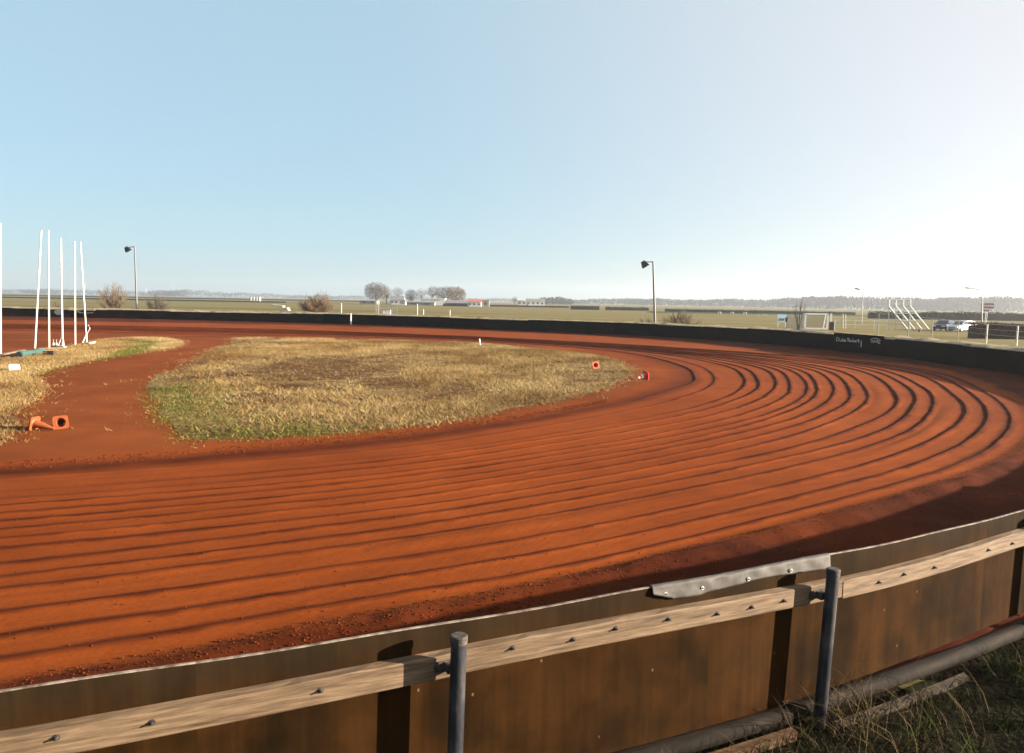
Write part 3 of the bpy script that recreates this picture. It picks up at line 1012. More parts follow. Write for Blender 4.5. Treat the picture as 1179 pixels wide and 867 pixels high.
def track_pts(n, ua, ub, qa, qb, pw=1.0):
    """random points of the track sheet: u range, q as functions of column index"""
    cand = np.where((u >= ua) & (u <= ub))[0]
    i = rng.choice(cand, n)
    f = rng.random(n) ** pw
    q = qa(i) + (qb(i) - qa(i)) * f
    z = np.array([np.interp(qq, cols[:, k], GZ[:, k]) for qq, k in zip(q, i)])
    P = Ic[i] + dr[i] * q[:, None] + rng.normal(0, 0.03, (n, 2))
    return P, z


P, z = track_pts(15000, 0.6, 5.6, lambda i: edge[i] - 0.12, lambda i: tot[i] - 0.1, 1.4)
clods('dirt_clods', P, 0.004 + 0.011 * rng.random(len(P)) ** 2.5, z + 0.003)
P, z = track_pts(2600, 1, 4, lambda i: np.full(len(i), -0.7), lambda i: np.full(len(i), 0.15))
clods('dirt_clods_inside', P, 0.006 + 0.02 * rng.random(len(P)) ** 2.5, np.maximum(z, 0) + 0.002)
kg = rng.integers(3, NG, 4000)
ui = rng.choice(np.where((u > 0.8) & (u < 6))[0], 4000)
F_ = FARC[PICK].T
q = F_[kg, ui] * wid[ui] + rng.normal(0, 0.09, 4000)
P = Ic[ui] + dr[ui] * q[:, None]
z = np.array([np.interp(qq, cols[:, k], GZ[:, k]) for qq, k in zip(q, ui)])
clods('dirt_clods_ridges', P, 0.003 + 0.011 * rng.random(4000) ** 3, z + 0.003)


# ------------------------------------------------------------------ near board fence
def seg_idx(a, b, step=1):
    return [int(i) for i in range(a, b + 1, step)]


posts_px = [(-230, None), (529, None), (960, None), (1212, None)]
i_p = [wall_i(508), wall_i(931), wall_i(1184)]
pitch_i = i_p[1] - i_p[0]
fence_lo = i_p[0] - 3 * pitch_i + 4
fence_hi = i_p[2] + pitch_i + 6
iroot = i_p[0]
fence = thing('board_fence', 'low plywood board fence on round steel posts along the near edge of the red track', 'fence', (W[iroot][0], W[iroot][1], 0))
pN = lambda i: (W[i], WN[i])
# panels: a joint near photo column 813
j0 = wall_i(813)
plen = 25
joints = sorted(set([fence_lo, fence_hi] + [j for j in (j0 - 3 * 32, j0 - 2 * 32, j0 - 32, j0, j0 + 32, j0 + 64) if fence_lo < j < fence_hi]))


def zbot(i):
    return float(np.interp(i, [i_p[1] - 12, i_p[1] + 4, i_p[2]], [0.10, 0.14, 0.20]))


def ztop(i):
    return 1.183 + 0.006 * math.sin(i * 0.13) + 0.004 * math.sin(i * 0.41 + 1)


for a_, b_ in zip(joints[:-1], joints[1:]):
    ids = seg_idx(a_, b_ - 0)
    off = random.uniform(-0.0005, 0.0005)
    sh = 3.1 * a_
    mb = MB()
    pts = [W[i] for i in ids]; nr = [WN[i] for i in ids]
    pts[-1] = W[b_] - (W[b_] - W[b_ - 1]) * 0.004
    mb.sweep(pts, nr, lambda k, s: [(off - 0.018, zbot(ids[k])), (off, zbot(ids[k])), (off, ztop(ids[k]) - 0.003), (off - 0.018, ztop(ids[k]) - 0.003)])
    mb.uv = [(x + sh, y, z) for x, y, z in mb.uv]
    panel = mb.build('panel', 'plywood', fence)
    mb = MB()
    mb.sweep(pts, nr, lambda k, s: [(off - 0.0185, ztop(ids[k]) - 0.003), (off + 0.001, ztop(ids[k]) - 0.003), (off + 0.001, ztop(ids[k]) + 0.002 + 0.004 * vnoise(s * 9, a_)), (off - 0.0185, ztop(ids[k]) + 0.002)])
    mb.build('top_edge', 'ply_edge', panel)

# rails, meeting at the posts
RZ = lambda i: 0.955 + 0.018 * math.sin((i - i_p[0]) * 2 * math.pi / pitch_i * 0.5 + 0.6)
rail_cuts = [fence_lo, i_p[0] - pitch_i, wall_i(533), wall_i(956), i_p[2] + 1, fence_hi]
rails = []
for n_, (a_, b_) in enumerate(zip(rail_cuts[:-1], rail_cuts[1:])):
    ids = seg_idx(a_, b_)
    dz0 = random.uniform(-0.012, 0.012); do = 0.004 * (n_ % 2)
    mb = MB()
    rp_ = [W[i] for i in ids]; rp_[-1] = W[b_] - (W[b_] - W[b_ - 1]) * 0.06
    mb.sweep(rp_, [WN[i] for i in ids],
             lambda k, s: [(0.006, RZ(ids[k]) - 0.072 + dz0), (0.058 + do, RZ(ids[k]) - 0.072 + dz0), (0.062 + do, RZ(ids[k]) - 0.066 + dz0), (0.062 + do, RZ(ids[k]) + 0.062 + dz0 - 0.010 * vnoise(s * 7, n_ * 9)),
                           (0.056 + do, RZ(ids[k]) + 0.070 + dz0 - 0.012 * vnoise(s * 7, n_ * 9)), (0.006, RZ(ids[k]) + 0.072 + dz0)])
    mb.uv = [(x + 7.7 * n_, y, z) for x, y, z in mb.uv]
    r_ = mb.build('rail', 'rail_wood', fence)
    rails.append((a_, b_, r_, dz0, do))


def rail_bolt(px):
    i = wall_i(px)
    for a_, b_, r_, dz0, do in rails:
        if a_ <= i < b_:
            p = W[i]; q = WN[i]
            zc = RZ(i) + dz0 + random.uniform(-0.015, 0.025)
            c = Vector((p[0] + q[0] * (0.062 + do), p[1] + q[1] * (0.062 + do), zc))
            nv = Vector((q[0], q[1], 0))
            mb = MB()
            mb.tube(c - nv * 0.004, c + nv * 0.003, 0.016, 0.016, 10)          # washer
            mb.tube(c + nv * 0.004, c + nv * 0.013, 0.010, 0.009, 6)           # nut
            mb.tube(c + nv * 0.013, c + nv * 0.026, 0.005, 0.005, 6)            # thread end
            mb.build('bolt', 'post_cap', r_)


for px in (60, 182, 355, 590, 650, 706, 766, 820, 862, 893, 996, 1030, 1064, 1120, 1150):
    rail_bolt(px)

# posts
tops = [(529, 730, 1.178), (960, 655, 1.16), (1217, 600, 1.16)]
feet = [(524, 905), (944, 838), (1196, 745)]
post_idx = [i_p[0] - 2 * pitch_i, i_p[0] - pitch_i] + i_p + [i_p[2] + pitch_i]
for n_, i in enumerate(post_idx):
    p, q = W[i], WN[i]
    t_ = tg[i]
    o_ = 0.165
    b_ = Vector((p[0] + q[0] * o_, p[1] + q[1] * o_, -0.12))
    k = n_ - 2
    if 0 <= k < 3:
        pt = g(tops[k][0], tops[k][1], tops[k][2])
        # keep the post outside the rail: slide the top along the view of the photo to the rail face
        tp = Vector((p[0] + q[0] * o_, p[1] + q[1] * o_, tops[k][2]))
        leanv = Vector((t_[0], t_[1], 0)) * (0.06 if k == 1 else 0.03)
        tp = tp + leanv
    else:
        tp = Vector((b_.x, b_.y, 1.2))
    ax = (tp - b_).normalized()
    mb = MB(); mb.tube(b_, tp - ax * 0.03, 0.044, 0.044, 24)
    pst = mb.build('post', 'post_steel', fence); shade_auto(pst)
    mb = MB(); mb.path([tp - ax * 0.045, tp - ax * 0.006, tp], [0.0475, 0.0475, 0.042], 24)
    cp = mb.build('cap', 'post_cap', pst); shade_auto(cp)
    # strap bolting rail to post
    rz = RZ(i)
    f = (rz - b_.z) / (tp.z - b_.z)
    c = b_.lerp(tp, f)
    mb = MB()
    tv = Vector((t_[0], t_[1], 0)); qv = Vector((q[0], q[1], 0))
    mb.box(c - qv * 0.0955 - tv * 0.02, (0.17, 0.006, 0.06), (tv, qv, Vector((0, 0, 1))))
    mb.box(c - qv * 0.067 - tv * 0.02, (0.05, 0.05, 0.05), (tv, qv, Vector((0, 0, 1))))
    mb.tube(c - tv * 0.08 - qv * 0.092, c - tv * 0.08 - qv * 0.074, 0.012, 0.012, 6)
    mb.build('bracket', 'post_cap', pst)

# crumpled metal flashing over the top edge (photo columns 750..945)
ia, ib = wall_i(752), wall_i(945)
ss = np.linspace(ia, ib, 150)
prof_n = 16
V = []; UVs = []
for s_ in ss:
    k = int(s_); f_ = s_ - k
    p = W[k] * (1 - f_) + W[k + 1] * f_; q = WN[k] * (1 - f_) + WN[k + 1] * f_
    x_m = (s_ - ia) * 0.1
    zt = ztop(s_) + 0.004
    drop = 0.080 + 0.012 * math.sin(x_m * 5.0) + 0.01 * vnoise(x_m * 8, 3.3)
    if x_m < 0.16:
        drop *= 0.55 + 2.4 * x_m
    for j in range(prof_n):
        t = j / (prof_n - 1)
        L_ = t * (drop + 0.09)
        if L_ < 0.06:        # inner face (track side)
            o_, z_ = -0.026, zt - 0.06 + L_
        elif L_ < 0.09:      # over the top
            o_, z_ = -0.026 + (L_ - 0.06) / 0.03 * 0.034, zt + 0.006 * math.sin((L_ - 0.06) / 0.03 * math.pi)
        else:
            o_, z_ = 0.008 + 0.012 * (L_ - 0.09) / drop, zt - (L_ - 0.09)
        crump = (vnoise(x_m * 11, t * 3 + 2) - 0.5) * 0.010 + (abs(vnoise(x_m * 4.5 + t * 1.5, 7) - 0.5)) * 0.016
        if L_ > 0.07:
            o_ += max(-0.003, crump)
        V.append((p[0] + q[0] * o_, p[1] + q[1] * o_, z_)); UVs.append((x_m, z_, 0))
n0 = len(ss)
F = [(i * prof_n + j, (i + 1) * prof_n + j, (i + 1) * prof_n + j + 1, i * prof_n + j + 1) for i in range(n0 - 1) for j in range(prof_n - 1)]
fl = mesh_obj('flashing', V, F, MT['flashing'], fence, {'suv': ('FLOAT_VECTOR', UVs)}, smooth=True)
sm = fl.modifiers.new('solid', 'SOLIDIFY'); sm.thickness = 0.0015
for px in (762, 809, 859, 903):
    i = wall_i(px); p, q = W[i], WN[i]; qv = Vector((q[0], q[1], 0))
    c = Vector((p[0] + q[0] * 0.022, p[1] + q[1] * 0.022, 1.138 + random.uniform(-0.008, 0.004)))
    mb = MB(); mb.tube(c - qv * 0.015, c + qv * 0.004, 0.013, 0.013, 12)
    w_ = mb.build('washer', 'white_old', fl)
    mb = MB(); mb.tube(c + qv * 0.004, c + qv * 0.008, 0.007, 0.006, 8)
    mb.build('rivet', 'post_cap', fl)

# pipe at the foot of the boards, and the timber edging in front of it
pa, pb = wall_i(420), int(np.argmin(np.hypot(W[:, 0] - 8.5, W[:, 1] - 8.9)))
ids = seg_idx(pa, pb, 2)
pts = [Vector((*(W[i] + WN[i] * (0.02 + 0.035 * np.clip((i - i_p[0]) / 60, 0, 1))), 0.074 + 0.006 * math.sin(i * 0.21))) for i in ids]
mb = MB(); mb.path(pts, [0.067] * len(pts), 18)
o = mb.build('drain_pipe', 'pipe_black', None, smooth=True, loc=tuple(pts[len(pts) // 2]))
shade_auto(o); tag(o, 'long dark round pipe lying on the ground below the plywood fence', 'pipe')
mb = MB()
ids = seg_idx(wall_i(690), i_p[1] - 3)
mb.sweep([W[i] for i in ids], [WN[i] for i in ids], lambda k, s: [(0.19, -0.05), (0.245, -0.05), (0.245, 0.075 + 0.01 * vnoise(s * 5, 3)), (0.19, 0.085)])
o = mb.build('edging_plank', 'sleeper_wood', None, loc=(W[ids[0]][0], W[ids[0]][1], 0)); tag(o, 'orange-brown edging plank on the ground left of the leaning steel post', 'plank', 'edging planks under the pipe')
mb = MB()
ids = seg_idx(i_p[1] + 1, i_p[1] + 17)
mb.sweep([W[i] for i in ids], [WN[i] for i in ids], lambda k, s: [(0.20, -0.06), (0.25, -0.06), (0.25, 0.02 - 0.02 * vnoise(s * 6, 9)), (0.20, 0.03)])
o = mb.build('edging_plank', 'sleeper_dark', None, loc=(W[ids[0]][0], W[ids[0]][1], 0)); tag(o, 'weathered grey edging plank half buried in grass right of the leaning steel post', 'plank', 'edging planks under the pipe')


# ------------------------------------------------------------------ far boards
def boards(name, label, ia, ib, h, m, step, lift=0.0, off=0.0, pstep=50):
    """run of boards: each panel a part"""
    r0 = thing(name, label, 'fence', (W[ia][0], W[ia][1], 0), 'board fences around the track')
    k = ia
    while k < ib:
        e = min(k + step, ib)
        ids = seg_idx(k, e, 5)
        if ids[-1] != e: ids.append(e)
        hh = h + random.uniform(-0.06, 0.04); of = off + random.uniform(-0.02, 0.02)
        tilt = random.uniform(-0.02, 0.02)
        mb = MB()
        mb.sweep([W[i] for i in ids], [WN[i] for i in ids], lambda q, s: [(of - 0.02, 0.0), (of + 0.02, 0.0), (of + 0.02, hh + tilt * q / max(1, len(ids))), (of - 0.02, hh + tilt * q / max(1, len(ids)))])
        mb.build('panel', m, r0)
        k = e
    return r0


def wi(x, y):
    return int(np.argmin(np.hypot(W[:, 0] - x, W[:, 1] - y)))


b0, b1 = wall_i(962, False), wall_i(1020, False)
iL = wall_i(372, False)
iG1, iG2 = wall_i(111, False), wall_i(52, False)
lo_, hi_ = min(b0, b1), max(b0, b1)
right_run = boards('board_fence', 'black board fence round the right-hand bend up to the lettered board', fence_hi, lo_ , 1.16, 'wall_black', 60)
mid_run = boards('board_fence', 'long black board fence along the far side between lettered board and reddish bush', hi_, iL, 1.17, 'wall_black', 48)
left_run = boards('board_fence', 'dark brown weathered board fence behind the bare bushes on the far left', iL, iG1, 1.12, 'wall_brown', 40)
gap_run = boards('board_fence', 'low dark board fence set back behind the white poles with a pale disc', iG1, iG2, 1.02, 'wall_brown', 36, off=0.07)
end_run = boards('board_fence', 'dark red-brown board fence at the far left edge beyond the white poles', iG2, len(W) - 1, 1.14, 'wall_brown', 42)
# pale disc and streaks on the set-back boards
def wall_mark(px, py, of):
    i = wall_i(px, False)
    p = W[i] - WN[i] * of
    q = at(px, py, p[1])
    return Vector((p[0], p[1], q.z)), Vector((tg[i][0], tg[i][1], 0)), Vector((WN[i][0], WN[i][1], 0))
c, tv, nv = wall_mark(67.5, 359.5, -0.03)
mb = MB(); mb.prism([c + tv * (0.55 * math.cos(a) * (1 + 0.1 * math.sin(3 * a))) + Vector((0, 0, 0.33 * math.sin(a))) for a in np.linspace(0, 2 * math.pi, 14, endpoint=False)], -nv * 0.03)
mb.build('painted_disc', 'white_old', gap_run)
mb = MB()
for (xa, ya, xb, yb, w_) in ((89, 358.6, 93, 360, 0.14), (93, 360, 97, 360.2, 0.1), (100, 360.4, 107, 360, 0.09)):
    c1, tv, nv = wall_mark(xa, ya, -0.025); c2, _, _ = wall_mark(xb, yb, -0.025)
    d_ = (c2 - c1).normalized()
    mb.box((c1 + c2) / 2, ((c2 - c1).length, 0.02, w_), (d_, nv, d_.cross(nv)))
mb.build('painted_mark', 'white_old', gap_run)

# lettered board
bann = thing('lettered_board', 'taller black board with white handwritten lettering on the far right bend', 'board', (W[(lo_ + hi_) // 2][0], W[(lo_ + hi_) // 2][1], 0), None)
ids = seg_idx(lo_, hi_, 3)
mb = MB(); mb.sweep([W[i] for i in ids], [WN[i] for i in ids], lambda k, s: [(-0.05, 0.02), (-0.01, 0.02), (-0.01, 1.30), (-0.05, 1.30)])
bn = mb.build('panel', 'wall_black', bann)


def on_board(px, py, out=0.056):
    d = ray(px, py)
    a = math.atan2(d.x, d.y)
    ang = np.arctan2(W[lo_ - 20:hi_ + 20, 0], W[lo_ - 20:hi_ + 20, 1])
    i = lo_ - 20 + int(np.argmin(abs(ang - a)))
    p = W[i] - WN[i] * out
    t = math.hypot(*p) / math.hypot(d.x, d.y)
    q = CAM + d * t
    return Vector((p[0], p[1], q.z)), Vector((WN[i][0], WN[i][1], 0))


def stroke(mb, pxs, w=0.042):
    for (a_, b_) in zip(pxs[:-1], pxs[1:]):
        p1, n1 = on_board(*a_); p2, n2 = on_board(*b_)
        d_ = p2 - p1
        L_ = d_.length
        if L_ < 1e-4: continue
        d_.normalize(); up = d_.cross(n1).normalized()
        mb.box((p1 + p2) / 2, (L_ + w * 0.5, 0.006, w), (d_, n1, up))


# handwriting strokes in a 0..1 letter box, laid along the board
def word(mb, glyphs, x0, y0, wpx, hpx, slope, w=0.042):
    x = x0
    for gl, adv in glyphs:
        for st in gl:
            stroke(mb, [(x + a * wpx, y0 + slope * (x + a * wpx - x0) - b * hpx) for a, b in st], w)
        x += adv * wpx
GL = {
    'D': ([[(0.1, 0), (0.2, 1), (0.7, 0.95), (0.95, 0.55), (0.7, 0.1), (0.0, 0)]], 1.15),
    'u': ([[(0, .5), (0.05, .1), (0.3, 0), (0.5, .15), (0.55, .5), (0.6, 0)]], .75),
    'd': ([[(0.5, .4), (0.2, .5), (0, .2), (0.2, 0), (0.5, .15), (0.6, 1.0)], [(0.5, .15), (.65, 0)]], .75),
    'e': ([[(0, .25), (0.5, .3), (0.4, .5), (0.1, .45), (0, .2), (0.2, 0), (0.6, .1)]], .7),
    'R': ([[(0.1, 0), (0.2, 1)], [(0.05, .9), (0.6, 1), (0.75, .75), (0.2, .5), (0.8, 0)]], .95),
    'b': ([[(0.1, 1), (0.05, .05), (0.4, 0), (0.55, .3), (0.3, .45), (0.05, .3)]], .7),
    'o': ([[(0.25, .5), (0, .25), (0.25, 0), (0.5, .25), (0.25, .5)]], .65),
    'r': ([[(0.05, 0), (0.1, .5)], [(0.1, .35), (0.3, .5), (0.45, .45)]], .5),
    't': ([[(0.25, .95), (0.2, .05), (0.45, 0)], [(0, .6), (0.5, .65)]], .6),
    ' ': ([], .35),
}
mb = MB(); word(mb, [GL[c] for c in 'Dude Robert'], 963.6, 392.6, 3.45, 3.9, 0.062, 0.05)
mb.build('lettering', 'white_old', bann)
mb = MB(); stroke(mb, [(993, 392.5), (992.8, 399.5)], 0.09); mb.build('painted_mark', 'white_old', bann)
mb = MB()
stroke(mb, [(1003, 391.5), (1006, 389.8), (1009.5, 389.6), (1012.5, 390.6)], 0.035)
for x in (1004.2, 1006.4, 1008.6, 1010.4):
    stroke(mb, [(x, 394.4), (x + 0.8, 391.4), (x + 1.4, 394.6)], 0.035)
stroke(mb, [(1011.8, 391.6), (1013.5, 391), (1014.2, 392.2), (1012, 395.2), (1014.8, 395.3)], 0.04)
mb.build('emblem', 'white_old', bann)

# white stake in front of the far boards
def pole(name, label, cat, x0, y0, x1, y1, Y, r, m='white_paint', group=None, n=8, parent=None, z0=None):
    p0 = base(x0, Y) if z0 is None else Vector((base(x0, Y).x, Y, z0))
    p0 = Vector((at(x0, y0, Y).x, Y, max(0, at(x0, y0, Y).z)))
    p1 = at(x1, y1, Y)
    mb = MB(); mb.tube(p0 - Vector((0, 0, 0.05)), p1, r, r * 0.9, n)
    o = mb.build(name, m, parent, loc=tuple(p0) if parent is None else None)
    if parent is None: tag(o, label, cat, group)
    shade_auto(o)
    return o


pole('marker_stake', 'short white stake standing against the far black boards', 'stake', 404, 375, 404, 361, 86.5, 0.09)
pole('marker_stake', 'small white stake in the dry grass at the far edge of the island', 'stake', 553, 397.5, 552, 390, g(553, 397.5).y, 0.045)

# ------------------------------------------------------------------ white poles on the left
fp = [((0.5, 409), (0.5, 258), 'tallest white pole at the left edge of the photo', 0), ((40, 401), (47.5, 266), 'white pole leaning right, behind the teal roll', 1),
      ((56.5, 400), (55.5, 266), 'upright white pole just right of the leaning one behind the teal roll', 2), ((72, 400), (70, 275), 'white pole with small splayed trestle legs at its foot', 3),
      ((86.5, 397), (86, 279), 'upright plain white pole between the trestle pole and the propped pole', 4), ((100, 394.5), (92.5, 279.5), 'white pole leaning left with a bent prop at its foot', 5)]
for (b_, t_, lb, k) in fp:
    P0 = g(*b_); P1 = at(t_[0], t_[1], P0.y)
    r0 = thing('flag_pole', lb, 'pole', tuple(P0), 'tall white poles on the infield')
    ln = P1 - P0
    mb = MB(); mb.tube(P0 - Vector((0, 0, 0.1)), P1, 0.045, 0.04, 12)
    o = mb.build('shaft', 'white_paint', r0); shade_auto(o)
    mb = MB(); mb.tube(P1, P1 + ln.normalized() * 0.05, 0.05, 0.03, 10)
    mb.build('cap', 'white_old', r0)
    if k == 3:
        for dx in (-0.17, 0.18):
            mb = MB(); mb.tube(P0 + ln * 0.11, P0 + Vector((dx * 1.1, -0.15, 0)), 0.03, 0.03, 8); mb.build('leg', 'white_old', r0)
    if k == 5:
        mb = MB(); e = P0.y
        mb.path([g(95, 395), at(99, 386, e), at(103.5, 378, e), at(102, 374.5, e), at(99, 375.5, e)], 0.035, 8)
        mb.build('prop', 'white_old', r0)
for x, lb in ((61.5, 'left of two small white stakes in round bases beside the trestle pole'), (65, 'right of two small white stakes in round bases beside the trestle pole')):
    p = g(x, 397.5)
    r0 = thing('base_stake', lb, 'stake', tuple(p), 'small white stakes in bases')
    mb = MB(); mb.path([p, p + Vector((0, 0, 0.05)), p + Vector((0, 0, 0.12)), p + Vector((0, 0, 0.16))], [0.07, 0.075, 0.06, 0.03], 12); mb.build('foot', 'white_old', r0)
    mb = MB(); mb.tube(p + Vector((0, 0, 0.1)), p + Vector((0.02, 0, 0.34)), 0.014, 0.012, 8); mb.build('stem', 'white_old', r0)
# pale boards on the ground by the poles
def plank(label, pa, pb, w, h, m, cat='plank', z=0.03, grp=None, name='plank'):
    a = g(*pa); b = g(*pb)
    d = (b - a); L_ = d.length; d.normalize()
    s_ = Vector((-d.y, d.x, 0))
    c = (a + b) / 2 + Vector((0, 0, z + h / 2))
    mb = MB(); mb.box(c, (L_, w, h), (d, s_, Vector((0, 0, 1))))
    o = mb.build(name, m, None, loc=tuple((a + b) / 2)); tag(o, label, cat, grp)
    return o
GP = 'planks lying by the white poles'
plank('pale pinkish plank lying left of the teal roll', (2, 409.5), (27, 404.5), 0.22, 0.06, 'timber_grey', grp=GP)
plank('dark plank lying under the teal roll nearest the edge of the photo', (4, 413.5), (24, 411), 0.2, 0.07, 'dark_brown', grp=GP)
plank('pale plank lying between the teal roll and the trestle pole', (44, 402.5), (73, 401.5), 0.2, 0.06, 'timber_grey', grp=GP)
plank('short white board lying at the foot of the trestle pole', (66, 399.5), (75, 401), 0.14, 0.08, 'white_old', grp=GP)
plank('white block lying right of the propped pole', (104, 397), (108.5, 396), 0.16, 0.12, 'white_old', grp=GP)
# teal roll of tarpaulin
a_, b_ = g(22, 413), g(50, 406.5)
zz_ = Vector((0, 0, 0.17))
r0 = thing('tarpaulin_roll', 'teal green rolled tarpaulin with a dark hollow end beside the white poles', 'tarpaulin', tuple(a_))
mb = MB()
d = (b_ - a_).normalized()
n_ = 18
pts = [a_ + zz_ + d * 0.25, a_ + zz_, a_ + zz_ + d * 0.003]
path_p = [a_ + zz_ * (1 - 0.25 * t) + d * ((b_ - a_).length * t) for t in np.linspace(0, 1, 12)]
mb.path(path_p, [0.165 - 0.05 * t + 0.012 * math.sin(9 * t) for t in np.linspace(0, 1, 12)], n_)
o = mb.build('roll', 'teal_tarp', r0); shade_auto(o)
mb = MB(); mb.path([a_ + zz_ - d * 0.012, a_ + zz_ - d * 0.002], [0.125, 0.14], 16); mb.build('hollow_end', 'black_plastic', r0)
mb = MB()
f_ = [b_ + Vector((0, 0, 0.02)), b_ + Vector((0.5, -0.2, 0.02)), b_ + Vector((0.75, -0.45, 0.05)), b_ + Vector((0.1, -0.35, 0.03))]
mb.prism(f_, (0, 0, 0.07)); mb.build('loose_flap', 'teal_tarp', r0)
# dark crate by the roll
p = g(58, 410.5)
r0 = thing('crate', 'small dark slatted crate on the grass right of the teal roll', 'crate', tuple(p))
mb = MB()
for k in range(3):
    mb.box(p + Vector((0, -0.16, 0.05 + 0.09 * k)), (0.5, 0.02, 0.06)); mb.box(p + Vector((0, 0.16, 0.05 + 0.09 * k)), (0.5, 0.02, 0.06))
    mb.box(p + Vector((-0.24, 0, 0.05 + 0.09 * k)), (0.02, 0.3, 0.06)); mb.box(p + Vector((0.24, 0, 0.05 + 0.09 * k)), (0.02, 0.3, 0.06))
mb.build('slat', 'dark_brown', r0)
mb = MB(); mb.box(p + Vector((0, 0, 0.03)), (0.46, 0.28, 0.02)); mb.build('bottom', 'dark_brown', r0)
# white tub on its side
p = g(14, 427.5)
r0 = thing('tub', 'white plastic tub lying on its side in the dry grass', 'tub', tuple(p))
d = Vector((-0.93, -0.3, -0.08)).normalized(); c = p + Vector((0.1, 0, 0.15))
mb = MB(); mb.path([c - d * 0.16, c - d * 0.15, c + d * 0.16, c + d * 0.165, c + d * 0.14, c - d * 0.12], [0.10, 0.115, 0.15, 0.138, 0.13, 0.10], 18)
o = mb.build('bucket', 'white_paint', r0); shade_auto(o)
mb = MB(); mb.path([c + d * 0.15, c + d * 0.166, c + d * 0.17, c + d * 0.15], [0.158, 0.158, 0.14, 0.14], 18); mb.build('rim', 'grey_pole', r0)


# ------------------------------------------------------------------ traffic cones
def cone(label, p, d, H, bw, m='orange_plastic', bands=False, spin=0.3):
    """p: centre of base plate; d: axis towards the tip"""
    d = Vector(d).normalized()
    e1 = d.cross(Vector((0, 0, 1))).normalized(); e2 = e1.cross(d).normalized()
    ca, sa = math.cos(spin), math.sin(spin)
    e1, e2 = e1 * ca + e2 * sa, e2 * ca - e1 * sa
    r0 = thing('traffic_cone', label, 'traffic cone', (p.x, p.y, 0), 'traffic cones lying on the infield')
    # base plate with a round hole: ring of quads from square to circle
    mb = MB(); n = 24
    sq, ci = [], []
    for k in range(n):
        a = 2 * math.pi * k / n
        c_, s_ = math.cos(a), math.sin(a)
        q = bw / 2 / max(abs(c_), abs(s_))
        q = min(q, bw / 2 * 1.28)
        sq.append((c_ * q, s_ * q)); ci.append((c_ * bw * 0.34, s_ * bw * 0.34))
    th = 0.035
    P = lambda xy, z: p + e1 * xy[0] + e2 * xy[1] + d * z
    vv = [P(s, 0) for s in sq] + [P(s, th) for s in sq] + [P(s, th) for s in ci] + [P(s, 0) for s in ci]
    ff = []
    for k in range(n):
        k2 = (k + 1) % n
        for r in range(4):
            ff.append((r * n + k, r * n + k2, ((r + 1) % 4) * n + k2, ((r + 1) % 4) * n + k))
    mb.add(vv, ff); mb.build('base_plate', m, r0)
    # hollow cone: outside then inside
    r1, r2 = bw * 0.34, bw * 0.085
    mb = MB()
    prof = [(0.0, r1), (th, r1 + 0.004), (th + 0.01, r1 - 0.012), (H * 0.5, (r1 + r2) / 2), (H, r2), (H + 0.004, r2 * 0.7), (H * 0.98, r2 * 0.6), (H * 0.5, (r1 + r2) / 2 - 0.006), (0.002, r1 - 0.006)]
    mb.path([p + d * a for a, _ in prof], [b for _, b in prof], 24, cap=False)
    # path() derives the frame from the tangent; keep rings concentric even where the profile folds back
    mb.v = []
    for (a, r) in prof:
        for k in range(24):
            t = 2 * math.pi * k / 24
            mb.v.append(tuple(p + d * a + (e1 * math.cos(t) + e2 * math.sin(t)) * r))
    o = mb.build('cone_body', m, r0); shade_auto(o)
    if bands:
        for (h0, h1) in ((0.38, 0.55), (0.72, 0.88)):
            ra = r1 + (r2 - r1) * h0 + 0.004; rb = r1 + (r2 - r1) * h1 + 0.004
            mb = MB(); mb.tube(p + d * H * h0, p + d * H * h1, ra, rb, 20, cap=False)
            o = mb.build('white_band', 'white_paint', r0); shade_auto(o)
    return r0


b_ = g(39, 495)
cone('orange traffic cone fallen on its side with its tip pointing right, on the red path', Vector((b_.x, b_.y, 0.15)), (0.97, -0.10, -0.22), 0.5, 0.30, spin=0.0)
b_ = g(70, 494)
cone('orange traffic cone fallen with its hollow square base facing the track', Vector((b_.x, b_.y, 0.15)), (-0.35, 0.9, -0.2), 0.46, 0.30, spin=0.1)
b_ = g(686, 424.5)
cone('small orange cone fallen in the grass with its open base showing', Vector((b_.x, b_.y, 0.165)), (-0.3, 0.93, -0.2), 0.45, 0.33, 'orange_bright')
b_ = g(744, 437)
cone('red cone with white bands fallen at the pointed tip of the grass island', Vector((b_.x, b_.y, 0.18)), (-0.88, -0.4, -0.26), 0.46, 0.36, 'red_plastic', True)


